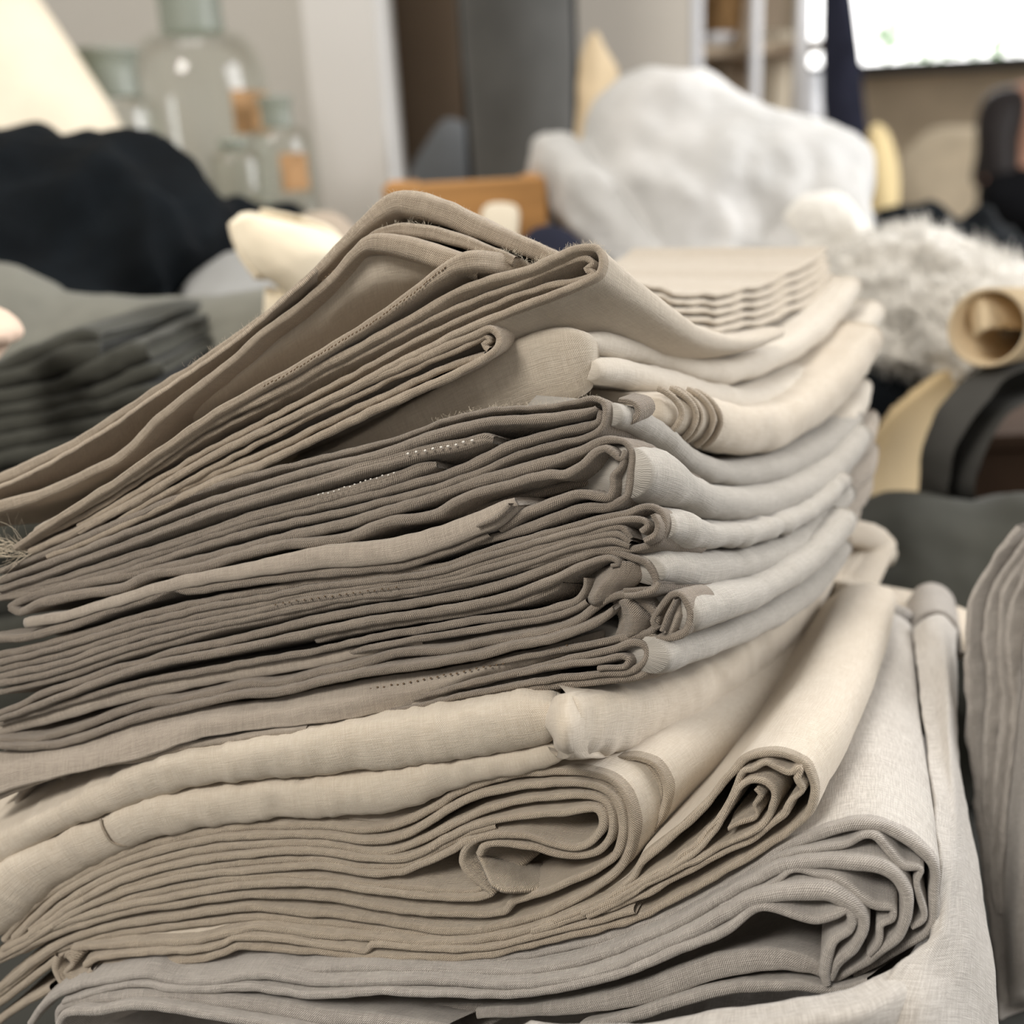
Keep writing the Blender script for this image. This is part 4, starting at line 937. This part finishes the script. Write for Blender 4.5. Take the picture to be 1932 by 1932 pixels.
# ------------------------------------------------------------------ middle background
M_CRATE = plain_mat('orange_brown_wood', srgb(186, 138, 84), .6, .18, 5, .3, stretch=(1, 6, 9))
cr = thing('wooden_crate', (0, 1.0, TABLE_Z), 'orange-brown wooden crate behind the peaked corner', 'crate')
ca, cb = RY(722, 345, .88), RY(1030, 322, .88); cz = (ca[2] + cb[2]) / 2
hgt = cz - TABLE_Z; nb = 4
for k in range(nb):
    box('slat', ((ca[0] + cb[0]) / 2, 0.88, TABLE_Z + hgt * (k + .5) / nb), (cb[0] - ca[0], .016, hgt / nb - .006), M_CRATE, cr, bev=.003)
    box('slat', ((ca[0] + cb[0]) / 2, 1.06, TABLE_Z + hgt * (k + .5) / nb), (cb[0] - ca[0], .016, hgt / nb - .006), M_CRATE, cr, bev=.003)
for x in (ca[0] + .01, cb[0] - .01):
    box('side_panel', (x, .97, TABLE_Z + hgt / 2), (.016, .164, hgt), M_CRATE, cr, bev=.003)
M_ROLL = plain_mat('charcoal_felt', srgb(84, 84, 82), .95, .10, 14, .1, sheen=.2, bump=.1)
ra, rb_ = RY(872, 150, 1.35), RY(1088, 150, 1.35)
ro = thing('fabric_bolt', ((ra[0] + rb_[0]) / 2, 1.36, RZ), 'charcoal fabric bolt standing upright behind the crate', 'fabric bolt')
rr_ = (rb_[0] - ra[0]) / 2
prof = [(.001, RZ + .001), (rr_ * .9, RZ + .001), (rr_ * .97, RZ + .02), (rr_ * .95, RZ + .14), (rr_, RZ + .3), (rr_ * .98, RZ + .6), (rr_, RZ + .9), (.02, RZ + .9)]
o = lathe('wrap', prof, ((ra[0] + rb_[0]) / 2, 1.36), M_ROLL, ro)
for v in o.data.vertices:
    k = noise.noise(Vector(v.co) * 9) * .006; v.co.x += k; v.co.y += k
# black strap edges of the bolt
for px, w in ((882, 20), (1084, 16)):
    a, b = RY(px - w / 2, 150, 1.34), RY(px + w / 2, 150, 1.34)
    lathe('loose_edge', [(.001, RZ + .001), ((b[0]-a[0]) / 2 * 1.2, RZ + .003), ((b[0]-a[0]) / 2, RZ + .3), ((b[0]-a[0]) / 2, RZ + .88), (.001, RZ + .88)], ((a[0]+b[0])/2, 1.34), M_BLACK, ro, 14)
M_GREYB = plain_mat('slate_cloth', srgb(92, 94, 96), .9, .08, 12, .1)
inflate('folded_cloth', [(762,345),(800,275),(840,225),(880,240),(900,330),(900,700),(760,700)], 1.40, .03, M_GREYB, 'slate cloth slumped left of the charcoal bolt', 'cloth', amp=.003)
M_KRAFT = plain_mat('kraft_paper', srgb(206, 186, 154), .8, .10, 14, .2, bump=.3, bscale=20)
inflate('kraft_paper', [(1082,300),(1088,200),(1092,120),(1106,78),(1122,58),(1138,84),(1150,108),(1166,130),(1160,180),(1152,215),(1164,290),(1170,760),(1085,760)], 1.15, .02, M_KRAFT, 'crumpled kraft paper standing right of the charcoal bolt', 'paper', amp=.004, freq=20, ridge=.004, rfreq=22)
inflate('fabric_scrap', [(905,420),(915,392),(945,384),(975,392),(980,420),(960,460),(900,1000),(980,1000)], .80, .02, M_ECRU, 'little cream scrap in front of the wooden crate', 'cloth', amp=.003)
inflate('folded_cloth', [(985,445),(1010,425),(1060,428),(1100,455),(1120,480),(1100,1050),(985,1050)], .76, .04, M_NAVY, 'navy cloth behind the curled beige fold', 'cloth', amp=.003)

# ------------------------------------------------------------------ white bag
def bag_mat():
    m, t, bs = nt('white_plastic_film')
    tc = t.nodes.new('ShaderNodeTexCoord').outputs['Object']
    n = ramp(t, noise_n(t, tc, 9, 5, .6), .3, .75)
    t.links.new(mixc(t, n, srgb(188, 187, 184), srgb(210, 208, 205)), bs.inputs['Base Color'])
    bs.inputs['Roughness'].default_value = .6; bs.inputs['Specular IOR Level'].default_value = .5
    bs.inputs['Subsurface Weight'].default_value = .25; bs.inputs['Subsurface Radius'].default_value = (.03, .03, .03); bs.inputs['Subsurface Scale'].default_value = .5
    bp = t.nodes.new('ShaderNodeBump'); bp.inputs['Strength'].default_value = .5; bp.inputs['Distance'].default_value = .012
    t.links.new(noise_n(t, tc, 22, 4, .55), bp.inputs['Height']); t.links.new(bp.outputs[0], bs.inputs['Normal'])
    return m
M_BAG = bag_mat()
inflate('plastic_bag', [(1000,292),(1008,258),(1036,244),(1070,252),(1098,272),(1112,222),(1140,180),(1190,148),(1262,134),(1330,148),(1420,190),(1500,222),(1582,240),(1620,270),(1632,330),(1622,400),(1600,500),(1580,800),(1500,1080),(1150,1080),(1080,800),(1050,430),(1012,370)], .88, .15, M_BAG, 'big crumpled white plastic bag behind the stack', 'bag', amp=.012, freq=8, ridge=.010, rfreq=10, rings=40, nseg=240, fine=.0015, ffreq=40, power=.42)
M_WOOL = plain_mat('white_fleece', srgb(226, 222, 214), 1.0, .06, 20, .1, sheen=.5, bump=.15, bscale=30)
wl = inflate('wool_fleece', [(1560,510),(1580,468),(1622,444),(1680,424),(1740,420),(1800,436),(1850,458),(1890,474),(1932,500),(1990,530),(2000,600),(1900,640),(1850,610),(1810,660),(1770,640),(1740,700),(1700,690),(1660,676),(1620,640),(1580,580)], .70, .07, M_WOOL, 'fluffy off-white wool fleece right of the stack', 'wool', amp=.018, freq=11, ridge=.006, rfreq=8, rings=36, nseg=240)
inflate('wool_fleece', [(1470,470),(1480,400),(1510,370),(1560,372),(1600,390),(1640,430),(1630,500),(1560,540),(1490,520)], .78, .04, M_WOOL, 'smaller white wool tuft in front of the plastic bag', 'wool', amp=.012, freq=14, ridge=.004, rfreq=10)
def fleece(parent, n, ln):
    me = parent.data; V, Fc = [], []; nv = len(me.vertices); rnd = random.Random(5)
    for i in range(n):
        v = me.vertices[rnd.randrange(nv)]; c = np.array(v.co); nn = np.array(v.normal)
        dv = nn + np.array([rnd.gauss(0, .5) for _ in range(3)]); dv /= np.linalg.norm(dv); cv = np.array([rnd.gauss(0, .5) for _ in range(3)])
        l = ln * rnd.uniform(.4, 1.4)
        for s_ in range(4):
            k = len(V); r = .0004 * (1 - .2 * s_)
            for j in range(3): V.append(c + np.array([math.cos(j * 2.094), math.sin(j * 2.094), math.cos(j * 2.094 + 1)]) * r)
            if s_:
                for j in range(3): Fc.append([k-3+j, k-3+(j+1) % 3, k+(j+1) % 3, k+j])
            c = c + (dv + cv * s_ / 3) * l / 3
    o = link('fleece_fibres', V, Fc, M_WOOL, None); o.parent = parent; o['kind'] = 'stuff'
fleece(wl, 6000, .008)
# ------------------------------------------------------------------ right background, near
inflate('crumpled_cloth', [(1600,660),(1700,640),(1790,640),(1850,690),(1800,740),(1740,800),(1700,1200),(1600,1200)], .73, .05, M_BLACK, 'black cloth lump under the wool fleece', 'cloth', amp=.010, ridge=.012, rfreq=14)
M_TAN = plain_mat('tan_board', srgb(214, 190, 148), .7, .08, 6, .2)
gB2 = thing('leaning_board', P(1720, 900, .62), 'pale tan board leaning behind the right edge of the stack', 'board')
loft(gB2, [[(1830,672,.66),(1760,720,.64),(1690,780,.62),(1640,840,.61)],[(1800,830,.65),(1740,860,.63),(1680,900,.61),(1640,950,.60)],[(1790,tpy(1790,.64),.64),(1740,tpy(1740,.62),.62),(1690,tpy(1690,.60),.60),(1640,tpy(1640,.59),.59)]], M_TAN, thick=.01, amp=0.0002)
gKr = thing('paper_roll', P(1900, 700, .62), 'kraft paper roll at the right edge under the wool fleece', 'paper roll')
c0 = PV(1862, 618, .56); c1 = PV(2120, 600, .74); ax = (c1 - c0).normalized(); e1 = ax.cross(Vector((0, 0, 1))).normalized(); e2 = ax.cross(e1)
V, Fc = [], []
for cc, r in ((c0, .0215), (c1, .0215), (c1, .0195), (c0, .0195)):
    for i in range(32):
        a = 2 * math.pi * i / 32; V.append(cc + (e1 * math.cos(a) + e2 * math.sin(a)) * r)
for k in range(4):
    for i in range(32):
        j = (i + 1) % 32; Fc.append([k*32+i, k*32+j, ((k+1) % 4)*32+j, ((k+1) % 4)*32+i])
link('tube', V, Fc, M_KRAFT, gKr)
loft(gKr, [[(1822,560,.58),(1830,600,.575),(1836,640,.57)],[(1850,548,.57),(1862,580,.56),(1866,620,.555)],[(1932,545,.59),(1932,580,.58),(1932,620,.58)]], M_KRAFT, thick=.001, amp=.001, name='loose_flap')
M_DKG = plain_mat('dark_grey_cloth', srgb(74, 73, 70), .95, .10, 12, .1)
gSl = thing('draped_sleeve', P(1850, 900, .58), 'dark grey cloth arched like a sleeve at the right edge', 'cloth')
sheet(gSl, [(2010,700,60,0,.60),(1932,706,62,0,.59),(1870,724,64,0,.58),(1820,764,66,0,.575),(1786,820,66,0,.575),(1766,890,60,0,.58),(1756,960,50,0,.585),(1750,1100,50,0,.585)], M_DKG, inward=.02, bul=1, amp2=.002, caps=True)
M_DBROWN = plain_mat('dark_brown_box', srgb(70, 52, 38), .8, .15, 8, .2)
gBx = thing('storage_box', RY(1890, 900, .74), 'dark brown box in shadow under the grey sleeve', 'box')
bx0 = RY(1890, 790, .80)
box('box_body', (bx0[0], .80, (TABLE_Z + bx0[2]) / 2), (.13, .14, bx0[2] - TABLE_Z - .012), M_DBROWN, gBx, bev=.003)
box('box_lid', (bx0[0], .80, bx0[2]), (.136, .146, .012), M_DBROWN, gBx, bev=.002)
inflate('draped_cloth', [(1540,980),(1650,952),(1750,944),(1850,948),(1932,930),(2020,980),(2020,1560),(1800,1640),(1540,1560)], .56, .06, M_OLIVE, 'dark olive cloth lying on the table right of the stack', 'cloth', amp=.006, freq=8, ridge=.006, rfreq=8)
# neighbouring cloth at the right edge
gNb = thing('hanging_cloth', P(1900, 1900, .40), 'grey linen cloth hanging in upright folds at the right edge', 'cloth')
GN = back((1850,1300,.40), L=.06, az=70)
for pts in ([(1925,990),(1880,1050),(1845,1110),(1832,1160),(1827,1250),(1829,1350),(1838,1460),(1852,1570),(1864,1680),(1880,1820),(1900,2100)],
            [(1940,1010),(1900,1070),(1872,1130),(1862,1200),(1866,1300),(1858,1400),(1856,1500),(1866,1600),(1878,1720)],
            [(1960,1010),(1920,1070),(1892,1130),(1888,1200),(1894,1300),(1890,1400),(1876,1500),(1868,1600),(1872,1700),(1885,1800)],
            [(1990,1010),(1945,1060),(1915,1130),(1905,1230),(1912,1350),(1900,1480),(1886,1600),(1884,1720)]):
    k = 0
    sheet(gNb, [(x, y, 13, 0, .385 + .00004 * (1932 - x)) for x, y in pts], M_STONE, GN, amp=.0006, amp2=.001, groove=.3)
loft(gNb, [[(1960,1000,.395),(1935,1120,.39),(1925,1300,.385),(1912,1450,.383),(1896,1600,.385),(1890,1760,.39),(1884,1900,.40)],[(2000,1000,.38),(1990,1120,.375),(1975,1300,.37),(1960,1450,.368),(1945,1600,.37),(1930,1760,.375),(1915,1900,.385)],[(2120,1000,.39),(2100,1120,.385),(2090,1300,.38),(2080,1450,.38),(2060,1600,.38),(2040,1760,.385),(2000,1900,.395)]], M_STONE, amp2=.001, thick=.002)
box('black_bag_base', tuple(P(2020, 2000, .42) * np.array([1, 1, 0]) + np.array([0, 0, (TABLE_Z + P(2020, 1960, .42)[2]) / 2])), (.12, .10, max(.02, P(2020, 1960, .42)[2] - TABLE_Z)), M_BLACK, gNb, bev=.006)

# ------------------------------------------------------------------ far right of the room
M_WHITE = plain_mat('white_gloss_paint', srgb(240, 242, 246), .25, .02, 4, .5)
M_SHB = plain_mat('shelf_back', srgb(168, 152, 132), .8, .12, 4, .2)
ys = 2.15
sh = thing('shelf_unit', (RY(1430, 200, ys)[0], ys, 0), 'white shelf unit with glossy uprights behind the plastic bag', 'shelf')
for px, w in ((1313, 20), (1424, 16), (1512, 22)):
    a, b = RY(px - w / 2, 150, ys), RY(px + w / 2, 150, ys)
    box('upright', ((a[0]+b[0])/2, ys, 1.1), (b[0]-a[0], .03, 2.2), M_WHITE, sh, bev=.003)
x0, x1 = RY(1303, 150, ys)[0], RY(1560, 150, ys)[0]
for z in (.3, .62, .94, RY(1400, 300, ys)[2], RY(1400, 80, ys)[2], RY(1400, -120, ys)[2]):
    box('shelf_board', ((x0+x1)/2, ys + .17, z - .01), (x1 - x0, .30, .02), M_SHB, sh, bev=.002)
box('back_panel', ((x0+x1)/2, ys + .33, 1.1), (x1 - x0, .02, 2.2), M_SHB, sh)
M_BASK = plain_mat('woven_tan', srgb(150, 118, 80), .9, .35, 40, .1)
zs_ = RY(1400, 80, ys)[2]; zs2 = RY(1400, 300, ys)[2]
def pot(px, z, r, h, mat, label, cat, name):
    x = RY(px, 100, ys + .1)[0]; t = thing(name, (x, ys + .12, z), label, cat)
    lathe('bowl', [(.001, z + .001), (r * .7, z + .001), (r * .95, z + h * .5), (r, z + h), (r * .9, z + h), (r * .85, z + h * .5), (.001, z + h * .2)], (x, ys + .12), mat, t, 28)
    return t
pot(1365, zs_, .045, .10, M_BASK, 'woven tan basket on the shelf unit', 'basket', 'woven_basket')
pot(1375, zs2, .03, .20, M_SHB, 'taupe vase in the left bay of the shelf unit', 'vase', 'ceramic_vase')
pot(1465, zs2, .035, .24, M_ECRU, 'cream vase in the middle bay of the shelf unit', 'vase', 'ceramic_vase')
pot(1535, zs2, .03, .16, M_WHITE, 'white vase in the right bay of the shelf unit', 'vase', 'ceramic_vase')
xw = RY(1362, 75, ys + .02)[0]
wh = thing('white_bowl', (xw, ys + .06, zs_), 'white bowl on the front of the shelf', 'bowl')
lathe('bowl', [(.001, zs_ + .001), (.018, zs_ + .001), (.032, zs_ + .022), (.030, zs_ + .022), (.016, zs_ + .006), (.001, zs_ + .004)], (xw, ys + .05), M_WHITE, wh, 28)
inflate('coat', [(1552,-160),(1580,-160),(1590,0),(1602,90),(1618,180),(1632,260),(1655,380),(1680,600),(1570,620),(1560,300),(1552,100)], 1.95, .05, M_NAVY, 'long dark coat hanging beside the shelf unit', 'coat', amp=.006, freq=6)
M_YEL = plain_mat('butter_cloth', srgb(216, 196, 150), .9, .06, 14, .1)
inflate('rolled_cloth', [(1638,250),(1650,232),(1668,240),(1684,270),(1694,320),(1692,365),(1680,400),(1684,560),(1690,760),(1640,760),(1640,500)], 1.62, .03, M_YEL, 'butter-yellow cloth roll standing between the dark coat and the sand heap', 'cloth', amp=.006, freq=8)
M_SAND = plain_mat('sand_cloth', srgb(242, 226, 198), .9, .08, 10, .1)
inflate('crumpled_cloth', [(1686,340),(1700,296),(1740,268),(1800,254),(1860,258),(1910,290),(1930,380),(1930,900),(1690,900)], 3.75, .22, M_SAND, 'sand-coloured cloth heap on the floor left of the seated person', 'cloth', amp=.04, freq=2.5, ridge=.03, rfreq=3, zmin=.002)
inflate('crumpled_cloth', [(1640,430),(1680,392),(1730,384),(1770,372),(1800,392),(1850,374),(1880,410),(1930,450),(1980,500),(1960,1000),(1660,1000)], 1.1, .06, M_BLACK, 'black cloth lump behind the wool fleece', 'cloth', amp=.012, ridge=.014, rfreq=12)
# foliage outside
M_LEAF = plain_mat('green_foliage', srgb(120, 190, 80), .7, .3, 20, .2)
for px, py, r in ((1676, 62, .12), (1750, 90, .18), (1882, 86, .16)):
    c = RY(px, py, 6.4); bm = bmesh.new(); rnd = random.Random(px)
    for i in range(120):
        a = Vector((rnd.gauss(0, 1), rnd.gauss(0, 1), rnd.gauss(0, 1))).normalized() * r * rnd.random() ** .5
        u = Vector((rnd.gauss(0, 1), rnd.gauss(0, 1), rnd.gauss(0, 1))).normalized(); w = u.orthogonal().normalized()
        s = .03
        vs = [bm.verts.new(Vector(c) + a + x) for x in (-u * s, w * s * .5, u * s, -w * s * .5)]
        bm.faces.new(vs)
    trunk = [bm.verts.new(Vector((c[0] + dx, c[1] + dy, zz))) for zz in (0, c[2]) for dx, dy in ((-.01, -.01), (.01, -.01), (.01, .01), (-.01, .01))]
    for i in range(4): bm.faces.new([trunk[i], trunk[(i+1) % 4], trunk[4 + (i+1) % 4], trunk[4 + i]])
    me = bpy.data.meshes.new('shrub'); bm.to_mesh(me); bm.free(); me.materials.append(M_LEAF)
    o = bpy.data.objects.new('shrub', me); col.objects.link(o)
    props(o, {1676: 'slender green shrub top outside the window, leftmost', 1750: 'green shrub outside, at the middle of the window sill', 1882: 'green shrub outside the window above the seated person'}[px], 'shrub', 'shrubs outside')

# ------------------------------------------------------------------ seated person
M_SKIN = plain_mat('skin', srgb(206, 158, 134), .6, .06, 20, .3)
M_HAIR = plain_mat('dark_hair', srgb(40, 34, 34), .5, .2, 60, .4)
M_KNIT = plain_mat('black_knit', srgb(24, 25, 28), .95, .15, 40, .1)
M_TROU = plain_mat('dark_trousers', srgb(40, 42, 50), .9, .1, 20, .1)
hc = RY(1936, 205, 3.1)
def skinmesh(name, verts, edges, mat, parent=None, sub=2, root=0):
    me = bpy.data.meshes.new(name); me.from_pydata([v[:3] for v in verts], edges, [])
    o = bpy.data.objects.new(name, me); col.objects.link(o)
    md = o.modifiers.new('skin', 'SKIN'); 
    for i, v in enumerate(verts):
        sv = me.skin_vertices[0].data[i]; sv.radius = (v[3], v[4] if len(v) > 4 else v[3]); sv.use_root = (i == root)
    s = o.modifiers.new('sub', 'SUBSURF'); s.levels = sub; s.render_levels = sub
    dg = bpy.context.evaluated_depsgraph_get(); dg.update()
    m2 = bpy.data.meshes.new_from_object(o.evaluated_get(dg)); o.modifiers.clear(); o.data = m2
    m2.materials.clear(); m2.materials.append(mat)
    for p in m2.polygons: p.use_smooth = True
    if parent:
        o.parent = parent; o.matrix_parent_inverse = parent.matrix_world.inverted()
    return o
hx, hy, hz = hc
zt = hz
b = [(hx-.02,hy+.06,.50,.13,.10),(hx-.02,hy+.05,.70,.12,.09),(hx-.01,hy+.02,.92,.14,.10),(hx,hy+.01,zt-.24,.10,.07),(hx,hy,zt-.15,.05),(hx,hy-.005,zt-.06,.07,.075),(hx+.01,hy-.01,zt+.02,.075,.085),(hx+.01,hy,zt+.08,.055,.06),
     (hx-.17,hy+.02,zt-.25,.05),(hx-.20,hy-.08,.86,.042),(hx-.10,hy-.30,.84,.034),(hx-.06,hy-.38,.84,.03,.014),
     (hx+.17,hy+.02,zt-.25,.05),(hx+.20,hy-.08,.86,.042),(hx+.12,hy-.30,.84,.034),(hx+.08,hy-.38,.84,.03,.014),
     (hx-.10,hy+.02,.49,.085),(hx-.12,hy-.38,.50,.06),(hx-.12,hy-.38,.10,.045),(hx-.12,hy-.50,.04,.035),
     (hx+.10,hy+.02,.49,.085),(hx+.12,hy-.38,.50,.06),(hx+.12,hy-.38,.10,.045),(hx+.12,hy-.50,.04,.035)]
ed = [(0,1),(1,2),(2,3),(3,4),(4,5),(5,6),(6,7),(3,8),(8,9),(9,10),(10,11),(3,12),(12,13),(13,14),(14,15),(0,16),(16,17),(17,18),(18,19),(0,20),(20,21),(21,22),(22,23)]
for hand in (11, 15):
    base = b[hand]
    for k, (dx, l) in enumerate(((-.024, .055), (-.008, .066), (.008, .062), (.022, .048))):
        i = len(b); b.append((base[0]+dx, base[1]-.03, base[2]+.004, .009)); b.append((base[0]+dx*1.1, base[1]-.03-l, base[2]-.014, .008))
        ed += [(hand, i), (i, i+1)]
    i = len(b); s = 1 if hand == 11 else -1
    b.append((base[0]+.03*s, base[1]+.01, base[2], .010)); b.append((base[0]+.05*s, base[1]-.03, base[2]-.004, .009)); ed += [(hand, i), (i, i+1)]
person = skinmesh('person', b, ed, M_SKIN)
props(person, 'person with dark hair in a black top, seated at the far right edge', 'person')
fx = Vector((hx + .01, hy - .01, zt))
# face: the head is turned to the right and down
def fpart(name, c, r, mat, sc=(1, 1, 1)):
    bm = bmesh.new(); bmesh.ops.create_uvsphere(bm, u_segments=14, v_segments=10, radius=r); bmesh.ops.scale(bm, vec=sc, verts=bm.verts); bmesh.ops.translate(bm, vec=c, verts=bm.verts)
    me = bpy.data.meshes.new(name); bm.to_mesh(me); bm.free(); me.materials.append(mat)
    for p in me.polygons: p.use_smooth = True
    o = bpy.data.objects.new(name, me); col.objects.link(o); o.parent = person; return o
for s in (-.03, .03): fpart('eye', fx + Vector((.04 + s, -.075 + abs(s) * .2, .01)), .011, M_HAIR)
fpart('nose', fx + Vector((.045, -.088, -.02)), .014, M_SKIN, (.8, 1, 1.6))
fpart('mouth', fx + Vector((.04, -.076, -.058)), .02, plain_mat('lips', srgb(170, 100, 92), .5), (1, .5, .35))
hv = [(hx,hy+.02,zt+.02,.098,.10),(hx,hy+.02,zt+.075,.075,.085),(hx-.05,hy+.03,zt-.08,.06),(hx-.075,hy+.02,zt-.19,.05),(hx-.08,hy,zt-.28,.035),(hx+.03,hy+.05,zt-.10,.055),(hx+.03,hy+.06,zt-.22,.04)]
hair = skinmesh('hair', [(x - .012, y + .03, z, *r) for x, y, z, *r in hv], [(0,1),(0,2),(2,3),(3,4),(0,5),(5,6)], M_HAIR, person)
def grow(src, idx, edges, add, mat, name):
    mp = {v: i for i, v in enumerate(idx)}
    vs = [tuple(src[i][:3]) + tuple(r + add for r in src[i][3:]) for i in idx]
    return skinmesh(name, vs, [(mp[a], mp[c]) for a, c in edges if a in mp and c in mp], mat, person)
sw = [list(x) for x in b]
sw[4][3:] = [.055]; 
grow([tuple(x) for x in sw], [0,1,2,3,4,8,9,10,12,13,14], ed, .018, M_KNIT, 'black_top')
grow(b, [0,16,17,18,20,21,22], ed, .016, M_TROU, 'trousers')
st = thing('stool', (hx, hy + .05, 0), 'wooden stool under the seated person', 'stool')
box('seat', (hx, hy + .05, .36), (.36, .34, .03), M_WOOD, st, bev=.006)
for sx in (-.14, .14):
    for sy in (-.13, .13): box('leg', (hx + sx, hy + .05 + sy, .1725), (.03, .03, .345), M_WOOD, st)

t2 = thing('side_table', (1.12, 1.8, 0), 'small side table behind the work table, under the yellow roll', 'table')
box('table_top', (1.12, 1.79, TABLE_Z - .02), (1.36, .58, .04), M_WOOD, t2, bev=.004)
for sx in (.5, 1.74):
    for sy in (1.55, 2.03): box('leg', (sx, sy, (TABLE_Z - .04) / 2), (.06, .06, TABLE_Z - .04), M_WOOD, t2)

person.matrix_world = Matrix.Translation((hx, hy, 0)) @ Matrix.Rotation(math.radians(65), 4, 'Z') @ Matrix.Translation((-hx, -hy, 0))
